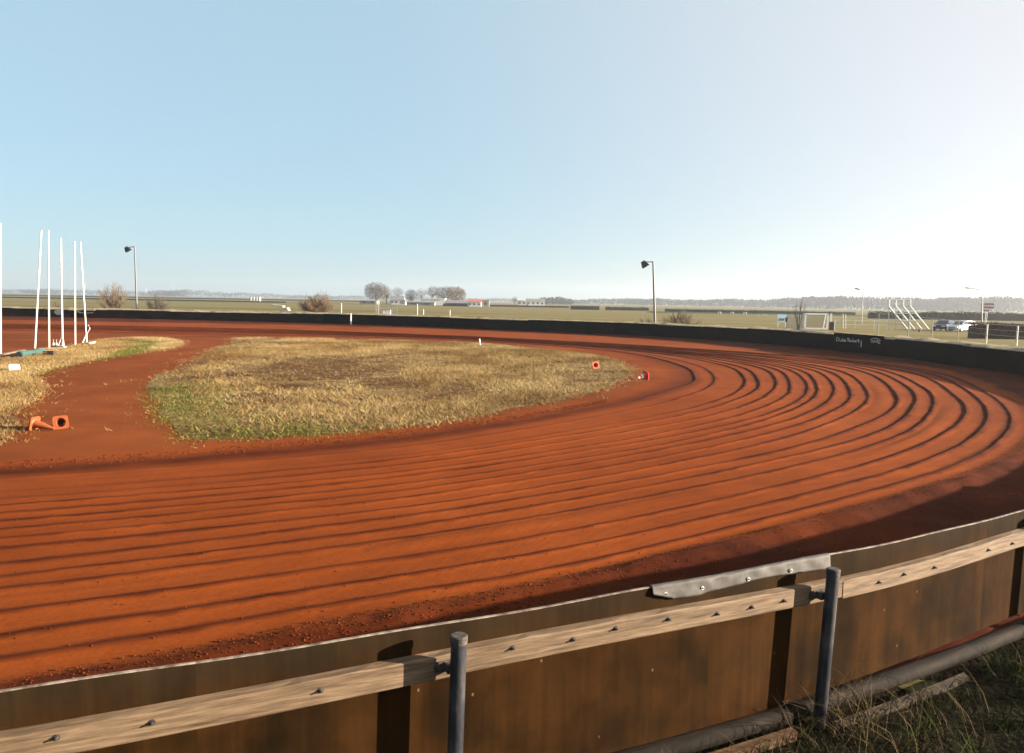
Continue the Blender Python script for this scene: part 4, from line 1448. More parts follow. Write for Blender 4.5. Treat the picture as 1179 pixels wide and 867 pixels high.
# ------------------------------------------------------------------ lamps behind the boards
def flood_lamp(label, xb, Y, xt, yt, xa, ya):
    p0 = base(xb, Y); p1 = at(xt, yt, Y); pa = at(xa, ya, Y)
    r0 = thing('floodlight_mast', label, 'lamp post', tuple(p0), 'floodlight masts behind the boards')
    ln = p1 - p0
    mb = MB(); mb.path([p0 - Vector((0, 0, 0.1)), p0 + ln * 0.3, p1], [0.13, 0.115, 0.085], 12); o = mb.build('mast', 'grey_pole', r0); shade_auto(o)
    mb = MB(); mb.tube(p1 - Vector((0, 0, 0.05)), pa, 0.05, 0.045, 8); mb.build('arm', 'grey_pole', r0)
    c = pa + Vector((-0.05, 0, -0.2))
    ax = Vector((0.55, 0.1, -0.83)).normalized(); e2 = Vector((0, 1, 0)); e1 = ax.cross(e2).normalized(); e2 = e1.cross(ax)
    mb = MB()
    vv = []
    for (t, w) in ((-0.3, 0.17), (0.0, 0.26), (0.28, 0.34)):
        for (i, j) in ((-1, -1), (1, -1), (1, 1), (-1, 1)):
            vv.append(c + ax * t + e1 * (w * i) + e2 * (w * 0.9 * j))
    ff = [(0, 1, 2, 3)[::-1], (8, 9, 10, 11)] + [(r * 4 + k, r * 4 + (k + 1) % 4, (r + 1) * 4 + (k + 1) % 4, (r + 1) * 4 + k) for r in range(2) for k in range(4)]
    mb.add(vv, ff); hd = mb.build('lamp_head', 'black_plastic', r0)
    mb = MB(); mb.box(c + ax * 0.286, (0.6, 0.54, 0.008), (e1, e2, ax)); mb.build('lamp_glass', 'glass_dark', hd)


flood_lamp('floodlight mast with a dark lamp rising by the bare bushes on the far left', 158, 98, 155, 283.5, 147, 285)
flood_lamp('floodlight mast with a dark lamp standing alone behind the far black boards', 754.5, 74, 752, 301, 742.5, 301.5)


def street_lamp(label, xb, Y, xt, yt, pts, r=0.06):
    p0 = base(xb, Y); p1 = at(xt, yt, Y)
    r0 = thing('street_lamp', label, 'street lamp', tuple(p0), 'street lamps beyond the pitch')
    mb = MB(); mb.path([p0, p0.lerp(p1, 0.5), p1], [r * 1.3, r * 1.1, r], 10); shade_auto(mb.build('post', 'grey_steel', r0))
    q = [at(x, y, Y) for x, y in pts]
    mb = MB(); mb.path([p1] + q, r * 0.8, 8); mb.build('arm', 'grey_steel', r0)
    e = q[-1]
    d = (q[-1] - q[-2]).normalized()
    mb = MB(); mb.path([e - d * 0.1, e + d * 0.1, e + d * 0.6, e + d * 0.95], [0.07, 0.13, 0.15, 0.06], 10); mb.build('lamp_head', 'grey_pole', r0)


street_lamp('slim street lamp with a short arm left of the white frame', 992, 140, 993.5, 336, [(992, 334), (989.5, 333.3)])
street_lamp('street lamp with a long curved arm above the parked cars', 1130.5, 158, 1131, 337, [(1128, 334), (1122, 332.4), (1116, 331.8)], 0.1)

# ------------------------------------------------------------------ shrubs and trees
def twigs_mesh(cen, dirs, ln, wd):
    n = len(cen)
    a = rng.normal(0, 1, (n, 3)); side = np.cross(dirs, a); side /= np.linalg.norm(side, axis=1)[:, None] + 1e-9
    p0 = cen; p1 = cen + dirs * ln[:, None]
    s = side * wd[:, None] / 2
    V = np.stack([p0 - s, p0 + s, p1 + s * 0.4, p1 - s * 0.4], 1).reshape(-1, 3)
    F = np.arange(n)[:, None] * 4 + np.array([0, 1, 2, 3])
    return V, F


def shrub(name, label, cat, p, h, w, nst, ntw, m, tw=0.03, group=None, spread=1.0, tl=0.5):
    r0 = thing(name, label, cat, tuple(p), group)
    mb = MB(); tips = []
    for k in range(nst):
        a = random.uniform(0, 2 * math.pi); q = math.sqrt(random.random())
        hh = h * random.uniform(0.6, 1.0) * (1 - 0.35 * q * q)
        e = p + Vector((math.cos(a) * q * w / 2 * spread, math.sin(a) * q * w / 2 * spread, hh))
        m1 = p.lerp(e, 0.45) + Vector((random.uniform(-.1, .1), random.uniform(-.1, .1), 0.1 * h)) * 0.6
        b0 = p + Vector((math.cos(a), math.sin(a), 0)) * 0.12 * w * random.random()
        mb.path([b0, m1, e], [0.03 * h / 3 + 0.012, 0.02 * h / 3 + 0.008, 0.006], 5)
        tips.append((b0, m1, e))
    mb.build('stem', m, r0)
    cen, dr_ = [], []
    for k in range(ntw):
        b0, m1, e = random.choice(tips)
        t = random.uniform(0.25, 1)
        c = m1.lerp(e, (t - 0.4) / 0.6) if t > 0.4 else b0.lerp(m1, t / 0.4)
        o_ = (e - m1).normalized()
        d = Vector((random.gauss(0, .45), random.gauss(0, .45), random.uniform(0.2, 1.0))) + o_ * 0.6
        cen.append(c + Vector((random.gauss(0, .05), random.gauss(0, .05), random.gauss(0, .05))) * w * 0.6); dr_.append(d.normalized())
    V, F = twigs_mesh(np.array(cen), np.array(dr_), np.array([random.uniform(0.3, 1.0) * tl for _ in cen]), np.full(len(cen), tw))
    mesh_obj('twigs', V, F, MT[m], r0)
    return r0


Yb = 97.5
shrub('bare_tree', 'bare pale-stemmed young tree left of the far floodlight mast', 'tree', base(131, Yb), 4.6, 4.2, 40, 2900, 'twig_tan', 0.02, spread=0.95, tl=0.8)
shrub('bare_shrub', 'low bare brown shrub right of the far floodlight mast', 'shrub', base(180, Yb), 3.0, 3.2, 30, 2000, 'twig_grey', 0.022, tl=0.6)
shrub('willow_bush', 'dense reddish-brown bush behind the far boards', 'shrub', base(365, 94.5), 3.7, 4.5, 100, 5200, 'twig_red', 0.028, tl=0.6)
shrub('scrub_bush', 'low broad tan scrub right of the lone floodlight mast', 'shrub', base(785, 76), 2.3, 3.9, 60, 3600, 'twig_tan', 0.022, tl=0.45)
shrub('scrub_bush', 'thin tan scrub just left of the lone floodlight mast', 'shrub', base(743, 76), 2.0, 1.7, 14, 600, 'twig_tan', 0.016, tl=0.35)
shrub('bare_sapling', 'thin dark bare sapling in front of the goal frames', 'tree', base(919, 92), 4.2, 2.2, 6, 200, 'twig_grey', 0.02, tl=0.7)
shrub('bare_sapling', 'faint bare sapling behind the middle white poles', 'tree', base(66, 110), 2.6, 1.8, 7, 200, 'twig_grey', 0.02, tl=0.5)


def tree(label, x, Y, h, w, n, m='twig_grey', squash=0.62, group='trees round the farm'):
    p = base(x, Y)
    r0 = thing('bare_tree', label, 'tree', tuple(p), group)
    mb = MB()
    mb.path([p, p + Vector((0.1, 0, h * 0.2)), p + Vector((0.0, 0, h * 0.62))], [h * 0.03, h * 0.024, h * 0.008], 8)
    for k in range(12):
        a = k * 2.4; z = random.uniform(0.18, 0.5) * h
        e = p + Vector((math.cos(a) * w * 0.36, math.sin(a) * w * 0.36, z + h * random.uniform(.2, .42)))
        mb.path([p + Vector((0, 0, z)), p.lerp(e, 0.5) + Vector((0, 0, z * 0.6)), e], [h * 0.013, h * 0.009, h * 0.003], 5)
    mb.build('trunk', 'bark', r0)
    c = rng.normal(0, 1, (n, 3)); c /= np.linalg.norm(c, axis=1)[:, None]
    rad = rng.random(n) ** 0.42
    lump = 0.78 + 0.44 * fbm(c[:, 0] * 1.6 + x, c[:, 2] * 1.6 + c[:, 1] * 1.3 + x * 0.7, 2)
    q = c * (rad * lump)[:, None]
    P = np.stack([p.x + q[:, 0] * w / 2, p.y + q[:, 1] * w / 2, h * (1 - squash) + h * squash * (0.5 + 0.5 * q[:, 2])], -1)
    d = c + rng.normal(0, .5, (n, 3)) + np.array([0, 0, 0.4]); d /= np.linalg.norm(d, axis=1)[:, None]
    V, F = twigs_mesh(P, d, w * 0.07 * (0.5 + rng.random(n)), np.full(n, w * 0.011))
    mesh_obj('crown', V, F, MT[m], r0)


tree('large rounded bare tree at the left end of the farm, above the dark shed', 433, 480, 12.8, 14, 3200, squash=0.78)
tree('smaller reddish bare tree leaning into the large one at the left end of the farm', 445, 470, 10.3, 8, 1700, 'twig_red', squash=0.8)
tree('slim bare tree behind the grey farmhouse roof', 458, 520, 11.0, 8, 1300)
tree('dark dense bare tree beside the white gable', 473, 470, 9.2, 7.5, 2600, 'evergreen', squash=0.82)
tree('faint bare tree between the white gable and the long white shed', 485, 540, 10.5, 8, 1200)
tree('tall bare tree above the left end of the long white shed', 498, 500, 11.8, 9, 1700)
tree('broad bare tree above the right end of the long white shed', 511, 470, 11.3, 11, 2600, squash=0.8)
tree('reddish broad bare tree at the right end of the farm', 525, 480, 11.5, 13, 3200, 'twig_red', squash=0.82)
tree('small dark tree at the left end of the white building far away', 592.5, 700, 7.5, 6, 1200, 'evergreen', squash=0.85)


# ------------------------------------------------------------------ far hedges, woods, banks
def hedge(label, xa, xb, Y, h, dep, m, n, group='hedges across the fields', Yb=None, leaf=None, z0=0.0):
    a = base(xa, Y); b = base(xb, Yb or Y)
    r0c = (a + b) / 2
    d = (b - a); L_ = d.length; d.normalize(); s_ = Vector((-d.y, d.x, 0))
    t = rng.random(n); k = rng.random(n) - 0.5; zz = rng.random(n) ** 0.8
    top = h * (0.88 + 0.24 * fbm(t * L_ / h * 0.8, np.full(n, xa * 0.37), 3))
    P = np.stack([a.x + d.x * L_ * t + s_.x * k * dep, a.y + d.y * L_ * t + s_.y * k * dep, z0 + zz * top], -1)
    dd = rng.normal(0, 1, (n, 3)); dd /= np.linalg.norm(dd, axis=1)[:, None]
    lf = leaf or h * 0.13
    V, F = twigs_mesh(P, dd, lf * (0.6 + rng.random(n)), np.full(n, lf * 0.8))
    # solid woody core under the leaves
    mb = MB(); mb.box(r0c + Vector((0, 0, h * 0.42 + z0)), (L_ * 0.995, dep * 0.55, h * 0.84), (d, s_, Vector((0, 0, 1))))
    kk = len(V)
    V = np.vstack([V, np.array(mb.v)])
    F = [tuple(f) for f in F] + [tuple(i + kk for i in f) for f in mb.f]
    o = mesh_obj('hedge', V, F, MT[m], None, loc=tuple(r0c))
    tag(o, label, 'hedge', group)
    return o


hedge('clipped russet brown hedge right of the parked cars', 1116, 1215, 80, 1.6, 1.2, 'hedge_brown', 9000, leaf=0.11)
hedge('dark clipped hedge in the mid field left of the lone floodlight mast, left piece', 657, 690, 330, 1.7, 2, 'hedge_green', 1200)
hedge('dark clipped hedge in the mid field reaching the lone floodlight mast', 697, 747, 330, 1.5, 2, 'hedge_green', 1500)
hedge('long thin hedge line below the far white building', 562, 655, 420, 1.1, 2, 'hedge_brown', 1600)
hedge('dark low hedge in front of the long white shed', 510, 541, 400, 1.4, 2, 'hedge_green', 900)
hedge('very long dark hedge line from the lone mast to the goals', 765, 985, 300, 1.3, 2, 'hedge_green', 5000, Yb=290)
hedge('dark hedge behind the white stepped frame', 1000, 1065, 215, 1.9, 2, 'hedge_green', 2600)
hedge('dark purple-brown hedge behind the parked cars and road sign', 1062, 1215, 215, 2.2, 2, 'hedge_brown', 4200)
hedge('thin dark hedge line crossing the left fields, nearer of two', -60, 330, 430, 0.8, 2, 'hedge_green', 5000)
hedge('thin dark hedge line crossing the left fields, farther of two', -60, 420, 760, 1.2, 3, 'hedge_green', 5000)

# green grass bank under the long hedge on the right
def bank_strip(xa, xb, Y, wid_, h):
    a = base(xa, Y); b = base(xb, Y)
    mb = MB(); mb.add([a + Vector((0, -wid_, -0.02)), b + Vector((0, -wid_, -0.02)), b + Vector((0, 0, h)), a + Vector((0, 0, h)), a + Vector((0, wid_, -0.02)), b + Vector((0, wid_, -0.02))], [(0, 1, 2, 3), (3, 2, 5, 4)])
    return mb
MT['bank_green'] = mat('bank_green', [(0.028, 0.042, 0.02), (0.05, 0.066, 0.03)], scale=0.1, rough=1.0, spec=0.05, stretch=(1, 1, 1))
struct(bank_strip(750, 1300, 270, 12, 0.35).build('grass_bank', 'bank_green'))

# far woods: one mass of bare trees on the horizon
def wood(name, xs, Ys, hs, n, m):
    t = rng.random(n) * (len(xs) - 1)
    x = np.interp(t, range(len(xs)), xs); Yd = np.interp(t, range(len(xs)), Ys); h = np.interp(t, range(len(xs)), hs)
    h = h * (0.5 + 0.6 * fbm(x * 0.11, x * 0 + 4, 3))
    px = np.array([base(a, b).x for a, b in zip(x, Yd)])
    Yd = Yd + rng.random(n) * 60
    z = rng.random(n) ** 0.8 * h
    dd = rng.normal(0, .5, (n, 3)) + np.array([0, 0, 0.9]); dd /= np.linalg.norm(dd, axis=1)[:, None]
    V, F = twigs_mesh(np.stack([px, Yd, z], -1), dd, 2.2 + 2 * rng.random(n), np.full(n, 1.5))
    o = mesh_obj(name, V, F, m); struct(o, 'stuff')
    return o


wood('distant_woods', [640, 720, 760, 830, 900, 940, 985, 1060, 1090, 1110, 1140, 1179, 1300], [1500, 1500, 1400, 1300, 1250, 1100, 1050, 1000, 1000, 950, 950, 950, 950],
     [9, 11, 13, 12, 15, 17, 19, 18, 16, 17, 22, 20, 20], 26000, MT['wood_far'])
wood('distant_woods', [-120, 20, 60, 170, 210, 330, 420, 560, 640], [2300, 2300, 2300, 2000, 2000, 2300, 2300, 2300, 1900], [12, 15, 16, 13, 19, 12, 12, 10, 10], 16000, MT['wood_far'])
wood('distant_woods', [622, 660], [1000, 1000], [9, 8], 900, MT['wood_far'])


# ------------------------------------------------------------------ far buildings
def house(label, xa, xb, Y, ywall, yroof, wall, roof, dep=8, gable=False, flat=False, wins=3, name='farm_building', cat='building', group='farm buildings'):
    a = base(xa, Y); b = base(xb, Y)
    hw = at((xa + xb) / 2, ywall, Y).z; hr = max(hw + 0.3, at((xa + xb) / 2, yroof, Y).z)
    r0 = thing(name, label, cat, tuple((a + b) / 2), group)
    L_ = b.x - a.x; cx = (a.x + b.x) / 2
    mb = MB(); mb.box((cx, Y + dep / 2, hw / 2), (L_, dep, hw))
    wl = mb.build('wall', wall, r0)
    mb = MB(); e = 0.35
    if flat:
        mb.box((cx, Y + dep / 2, (hw + hr) / 2 + 0.003), (L_ + 2 * e, dep + 2 * e, hr - hw))
    elif gable:
        x0, x1 = a.x - e, b.x + e
        mb.add([(x0, Y - e, hw), (cx, Y - e, hr), (x1, Y - e, hw), (x0, Y + dep + e, hw), (cx, Y + dep + e, hr), (x1, Y + dep + e, hw)], [(0, 1, 4, 3), (1, 2, 5, 4), (0, 2, 1), (3, 4, 5), (0, 3, 5, 2)])
    else:
        x0, x1 = a.x - e, b.x + e; y0, y1, ym = Y - e, Y + dep + e, Y + dep / 2
        mb.add([(x0, y0, hw), (x1, y0, hw), (x1, ym, hr), (x0, ym, hr), (x0, y1, hw), (x1, y1, hw)], [(0, 1, 2, 3), (3, 2, 5, 4), (0, 3, 4), (1, 5, 2), (0, 4, 5, 1)])
    mb.build('roof', roof, r0)
    for k in range(wins):
        x = a.x + L_ * (k + 0.5) / wins
        mb = MB(); mb.box((x, Y - 0.02, hw * 0.52), (L_ / wins * 0.4, 0.1, hw * 0.4)); mb.build('window', 'glass_dark', r0)
    mb = MB(); mb.box((a.x + L_ * 0.08, Y - 0.02, hw * 0.35), (min(1.6, L_ * 0.08), 0.12, hw * 0.7)); mb.build('door', 'roof_grey', r0)
    return r0


house('long dark low shed left of the large farm tree', 414, 434, 430, 346.4, 345.4, 'green_wall', 'roof_grey', wins=2)
house('grey farmhouse with a broad dark roof behind the white gable', 449, 464, 440, 345.5, 340.8, 'cream_wall', 'roof_grey', wins=3)
house('small white gabled house in front of the grey farmhouse', 461.5, 467, 425, 347, 344.5, 'white_paint', 'roof_grey', gable=True, wins=1)
house('long flat-roofed shed with a bright white front between the farm trees', 485.5, 512, 440, 344.3, 343.3, 'white_paint', 'white_paint', flat=True, wins=0)
house('long low dark barn below the white shed', 468, 500, 415, 348.2, 346.6, 'green_wall', 'roof_grey', wins=2)
house('low grey-green barn at the right end of the farm', 512, 538, 405, 349, 345.8, 'green_wall', 'roof_grey', wins=3)
r0 = house('white building with red gable tops right of the farm', 538.5, 554, 395, 347.6, 344.6, 'white_paint', 'brick_red', wins=3)
house('dark flat shed just right of the red-topped building', 554.5, 563, 400, 346.4, 345.4, 'green_wall', 'roof_grey', flat=True, wins=1)
house('pale low building left of the far white one', 596, 606, 610, 346.0, 343.6, 'cream_wall', 'white_old', wins=2)
house('bright white long building standing alone on the horizon', 606, 627, 600, 346.6, 344.0, 'white_paint', 'white_old', wins=4, flat=True)
# row of white gable fronts far left
for k, x in enumerate((289.8, 293.2, 296.6, 299.6)):
    lb = ['leftmost', 'second from left', 'third from left', 'rightmost'][k] + ' of four narrow white silos on the left horizon'
    p = base(x - 0.5, 560)
    zt = at(x, 341.5, 560).z
    r0 = thing('silo', lb, 'silo', tuple(p), 'white silos on the left horizon')
    mb = MB(); mb.tube(p, p + Vector((0, 0, zt * 0.9)), 0.75, 0.75, 14); shade_auto(mb.build('tank', 'white_paint', r0))
    mb = MB(); mb.path([p + Vector((0, 0, zt * 0.9)), p + Vector((0, 0, zt))], [0.8, 0.2], 14); mb.build('roof', 'brick_red' if k == 2 else 'roof_grey', r0)

# wind turbines
for k, (x, yt, Y) in enumerate(((98.5, 326, 2700), (200, 328, 2800), (168, 333, 2850))):
    p = base(x, Y); top = at(x, yt, Y)
    r0 = thing('wind_turbine', ['faint white wind turbine behind the rightmost white poles', 'faint white wind turbine on the horizon right of the low bare shrub', 'faintest wind turbine on the horizon by the far floodlight mast'][k], 'wind turbine', tuple(p), 'wind turbines on the horizon')
    mb = MB(); mb.tube(p, top, 1.0, 0.6, 10); mb.build('tower', 'turbine_grey', r0)
    mb = MB(); mb.box(top + Vector((0, 0, 0.6)), (2.4, 5, 2.4)); mb.build('nacelle', 'turbine_grey', r0)
    for j in range(3):
        a = 0.5 + j * 2.094 + k
        mb = MB(); mb.path([top + Vector((0, -3.2, 0.6)), top + Vector((math.sin(a) * 6, -3.2, 0.6 + math.cos(a) * 6)), top + Vector((math.sin(a) * 16, -3.2, 0.6 + math.cos(a) * 16))], [0.4, 0.5, 0.12], 6); mb.build('blade', 'turbine_grey', r0)

# ------------------------------------------------------------------ small things in the field, left and middle
GS = 'pale stakes behind the far boards'
for (x, yt, lb) in ((393, 349, 'pale stake behind the boards just right of the reddish bush'), (480.5, 350, 'thin pale stake behind the boards left of the white shed front'), (487.5, 356, 'short bright stake behind the boards below the white shed'), (518, 357, 'short bright stake behind the boards below the grey-green barn')):
    Y = 94
    p = base(x, Y); t = at(x, yt, Y)
    mb = MB(); mb.tube(p, t, 0.07, 0.06, 8); o = mb.build('stake', 'white_old', None, loc=tuple(p)); tag(o, lb, 'stake', GS)
# pale heap of rubble behind the boards
p = base(325, 98)
r0 = thing('rubble_heap', 'pale heap of broken concrete slabs left of the reddish bush', 'rubble heap', tuple(p))
for k, (xa, ya, xb, yb) in enumerate(((313, 351, 327, 353), (320, 356, 332, 355), (324, 359, 333, 357))):
    a_ = at(xa, ya, 98 - k * 0.4); b_ = at(xb, yb, 98 - k * 0.4)
    d = (b_ - a_).normalized(); s_ = Vector((0, 1, 0)); u_ = d.cross(s_).normalized()
    mb = MB(); mb.box((a_ + b_) / 2, ((b_ - a_).length, 1.1, 0.2), (d, s_, u_)); mb.build('slab', 'concrete', r0)
mb = MB()
V = []; n1, n2 = 14, 9
for i in range(n1):
    for j in range(n2):
        x_, y_ = (i / (n1 - 1) - 0.5) * 3.4, (j / (n2 - 1) - 0.5) * 2.6
        r_ = min(1, math.hypot(x_ / 1.7, y_ / 1.3))
        V.append((p.x + x_, p.y + y_, max(-0.02, 1.45 * (1 - r_) ** 0.8 * (0.8 + 0.5 * vnoise(x_ * 3, y_ * 3)))))
F = [(i * n2 + j, (i + 1) * n2 + j, (i + 1) * n2 + j + 1, i * n2 + j + 1) for i in range(n1 - 1) for j in range(n2 - 1)]
mb.add(V, F); mb.build('mound', 'concrete', r0)

# pale barrier frame with white boxes behind the boards
Y = 93
r0 = thing('field_gate', 'pale grey barred gate with a tall double post behind the far boards', 'gate', tuple(base(445, Y)))
for xa, xb, yt in ((432.5, 433.8, 347), (435, 436.3, 348.5)):
    a_ = base((xa + xb) / 2, Y); t = at((xa + xb) / 2, yt, Y)
    mb = MB(); mb.box((a_ + Vector((a_.x, Y, t.z))) / 2 if False else Vector((a_.x, Y, t.z / 2)), (0.13, 0.13, t.z)); mb.build('post', 'white_old', r0)
mb = MB(); a_ = at(436.5, 353, Y); b_ = at(457, 353.5, Y)
for z in (a_.z, a_.z - 0.35, a_.z - 0.7, a_.z - 1.05):
    mb.tube((a_.x, Y, z), (b_.x, Y, z), 0.035, 0.035, 6)
for t in np.linspace(0, 1, 9):
    x = a_.x + (b_.x - a_.x) * t
    mb.tube((x, Y, 0.05), (x, Y, a_.z), 0.022, 0.022, 6)
mb.build('bars', 'grey_steel', r0)
for k, (x, lb) in enumerate(((442.3, 'left white box standing before the barred gate'), (445.6, 'middle white box standing before the barred gate'), (448.6, 'right white box standing before the barred gate'))):
    a_ = base(x, Y - 0.8)
    zt = at(x, 356.5, Y - 0.8).z
    r1 = thing('beehive_box', lb, 'box', tuple(a_), 'white boxes by the gate')
    mb = MB(); mb.box(a_ + Vector((0, 0, zt * 0.46)), (0.26, 0.3, zt * 0.92)); mb.build('body', 'white_paint', r1)
    mb = MB(); mb.box(a_ + Vector((0, 0, zt * 0.95)), (0.3, 0.34, zt * 0.06)); mb.build('lid', 'white_old', r1)

# chevron boards
for k, x in enumerate((828.5, 843, 858)):
    Y = 270 - 16
    p = base(x, Y); c = at(x, 361 + 0.014 * (x - 828), Y)
    r0 = thing('chevron_sign', ['left', 'middle', 'right'][k] + ' of three black and white chevron road signs in the far field', 'road sign', tuple(p), 'chevron road signs')
    mb = MB(); mb.box(c, (1.15, 0.06, 1.15)); mb.build('board', 'white_paint', r0)
    mb = MB()
    for (s0, s1) in ((0.52, 1), ):
        mb.prism([c + Vector((-0.5, -0.05, 0.5)), c + Vector((-0.1, -0.05, 0.5)), c + Vector((0.38, -0.05, 0)), c + Vector((-0.1, -0.05, -0.5)), c + Vector((-0.5, -0.05, -0.5)), c + Vector((-0.02, -0.05, 0))], (0, -0.02, 0))
    mb.build('chevron', 'black_plastic', r0)
    mb = MB(); mb.tube(p, c - Vector((0, 0, 0.58)), 0.05, 0.05, 8); mb.build('post', 'grey_steel', r0)
# small reflector posts right of the chevrons
for k, x in enumerate((873, 879.5, 882.5)):
    Y = 250
    p = base(x, Y); c = at(x, 361.8, Y)
    mb = MB(); mb.box((p + c) / 2, (0.22, 0.12, (c - p).length)); o = mb.build('marker_post', 'white_paint', None, loc=tuple(p)); tag(o, ['left', 'middle', 'right'][k] + ' of three small white marker posts right of the chevron signs', 'marker post', 'white road marker posts')

# pale blue notice board and black bin
Y = 108
p = base(900, Y); c0 = at(895.2, 362, Y); c1 = at(905, 371, Y)
r0 = thing('notice_board', 'pale blue notice board on two legs left of the goals', 'notice board', tuple(p))
mb = MB(); mb.box(((c0.x + c1.x) / 2, Y, (c0.z + c1.z) / 2), (c1.x - c0.x, 0.08, c0.z - c1.z)); bd = mb.build('board', 'sign_blue', r0)
mb = MB(); mb.box(((c0.x + c1.x) / 2, Y - 0.05, c1.z + 0.35 * (c0.z - c1.z)), ((c1.x - c0.x) * 0.6, 0.03, (c0.z - c1.z) * 0.32)); mb.build('panel', 'sign_navy', bd)
for x in (c0.x + 0.1, c1.x - 0.1):
    mb = MB(); mb.tube((x, Y, 0), (x, Y, c1.z), 0.04, 0.04, 8); mb.build('leg', 'white_old', r0)
p = base(905.5, 104); zt = at(905.5, 365.5, 104).z
r0 = thing('litter_bin', 'small black bin on a post beside the pale blue notice board', 'bin', tuple(p))
mb = MB(); mb.path([p + Vector((0, 0, zt - 0.62)), p + Vector((0, 0, zt - 0.05)), p + Vector((0, 0, zt))], [0.19, 0.24, 0.2], 14); mb.build('body', 'black_plastic', r0)
mb = MB(); mb.tube(p, p + Vector((0, 0, zt - 0.6)), 0.04, 0.04, 8); mb.build('post', 'grey_pole', r0)


# goals
def goal(label, xa, xb, yt, Y, dep, m, thick, bar=True, ang=0.0):
    a = base(xa, Y); b = base(xb, Y); h = at((xa + xb) / 2, yt, Y).z
    r0 = thing('football_goal', label, 'goal', tuple((a + b) / 2), 'goals beyond the boards')
    up = Vector((0, 0, h)); bk = Vector((ang * dep, dep, 0))
    for q in (a, b):
        mb = MB(); mb.box(q + up / 2, (thick, thick, h)); mb.build('post', m, r0)
        mb = MB(); mb.tube(q + up, q + bk * 0.45 + up, thick * 0.35, None, 6); mb.tube(q + bk * 0.45 + up, q + bk, thick * 0.35, None, 6); mb.tube(q + bk, q, thick * 0.4, None, 6); mb.build('side_frame', m, r0)
    mb = MB(); mb.box((a + b) / 2 + up, (b.x - a.x + thick, thick, thick)); mb.build('crossbar', m, r0)
    if bar:
        mb = MB(); mb.box((a + b) / 2 + Vector((0, 0, 0.1)), (b.x - a.x - thick - 0.01, thick * 1.2, 0.2)); mb.build('ground_bar', m, r0)
    mb = MB()
    nx_ = int((b.x - a.x) / 0.16); 
    L0 = [(up + bk * 0.45), bk]
    for k in range(nx_ + 1):
        q = a.lerp(b, k / nx_)
        mb.tube(q + up, q + up + bk * 0.45, 0.018, None, 3, False); mb.tube(q + up + bk * 0.45, q + bk, 0.018, None, 3, False)
    for k in range(13):
        o_ = (up + bk * 0.45).lerp(bk, k / 12)
        mb.tube(a + o_, b + o_, 0.018, None, 3, False)
        for q in (a, b):
            f = k / 12
            mb.tube(q + up * (1 - f), q + (up + bk * 0.45).lerp(bk, f), 0.018, None, 3, False)
    mb.build('net', 'net_grey', r0)
    return r0


goal('white football goal with a net and a thick white ground bar', 926.5, 952, 361.5, 102, 1.4, 'white_paint', 0.2)
goal('dull grey goal frame with a net left of the white goal', 908.5, 924.5, 364.5, 101, 1.3, 'net_grey', 0.1, bar=False)
# white post with dark cabinet right of the goal
Y = 101
p = base(956, Y)
r0 = thing('sign_post', 'broad white post right of the white goal', 'post', tuple(p))
zt = at(956, 361, Y).z
mb = MB(); mb.box(p + Vector((0, 0, zt / 2 + 0.4)), (0.24, 0.1, zt - 0.8)); mb.build('board', 'white_paint', r0)
mb = MB(); mb.tube(p + Vector((0.0, 0.06, 0)), p + Vector((0, 0.06, 1.2)), 0.04, None, 8); mb.build('post', 'grey_pole', r0)
p = base(957, Y - 1.5); zt = at(957, 370.5, Y - 1.5).z
r0 = thing('cabinet', 'dark cabinet with a white edge board at the foot of the broad white post', 'cabinet', tuple(p))
mb = MB(); mb.box(p + Vector((0, 0, zt / 2)), (0.46, 0.4, zt)); mb.build('body', 'dark_brown', r0)
mb = MB(); mb.box(p + Vector((0.29, -0.05, zt / 2)), (0.1, 0.5, zt)); mb.build('edge_board', 'white_paint', r0)

# pitch railing right of the goals
Y = 106
r0 = thing('pitch_railing', 'pale tubular railing running right from the goals', 'railing', tuple(base(990, Y)))
xs = (961, 970.5, 973.5, 984, 1006)
for x in xs:
    p = base(x, Y); t = at(x, 361.5 + (x - 970) * 0.02, Y)
    if x in (970.5, 973.5): mb = MB(); mb.tube(p, t, 0.06, None, 8)
    else: mb = MB(); mb.tube(p, Vector((p.x, Y, 1.25)), 0.03, None, 8)
    mb.build('post', 'white_old', r0)
a_, b_ = base(961, Y), base(1022, Y)
for z in (1.2, 0.62):
    mb = MB(); mb.tube((a_.x, Y, z), (b_.x, Y, z), 0.028, None, 8); mb.build('rail', 'white_old', r0)

# white stepped frame (end of a small stand)
Y = 110
r0 = thing('stand_frame', 'white steel frame with four slanting stringers left of the parked cars', 'steel frame', tuple(base(1042, Y)))
for k, (x0, y0) in enumerate(((1023.3, 352), (1031.5, 352.5), (1039.8, 352.5), (1048, 352.5))):
    p = base(x0 - 0.3, Y); t = at(x0 + 0.5, 345.5, Y)
    mb = MB(); mb.tube(p, t, 0.06, None, 8); mb.build('upright', 'white_paint', r0)
    top = at(x0 + 0.3, 353, Y - 0.08)
    foot = base(x0 + 21.5, Y - 0.35)
    mb = MB(); d = (foot - top).normalized(); s_ = Vector((0, 1, 0)); s_ = (s_ - d * s_.dot(d)).normalized()
    mb.tube(top, foot, 0.1, None, 10); mb.build('stringer', 'white_paint', r0)
    mb = MB(); mb.box(foot + Vector((-0.05, 0, 0.05)), (0.32, 0.3, 0.1)); mb.build('foot_plate', 'white_old', r0)
a_, b_ = at(1021, 345.3, Y), at(1050.5, 345.3, Y)
for dz in (0.0, -0.85):
    mb = MB(); mb.tube(a_ + Vector((0, 0.07, dz)), b_ + Vector((0, 0.07, dz)), 0.07 if dz == 0 else 0.04, None, 8); mb.build('rail', 'white_old', r0)
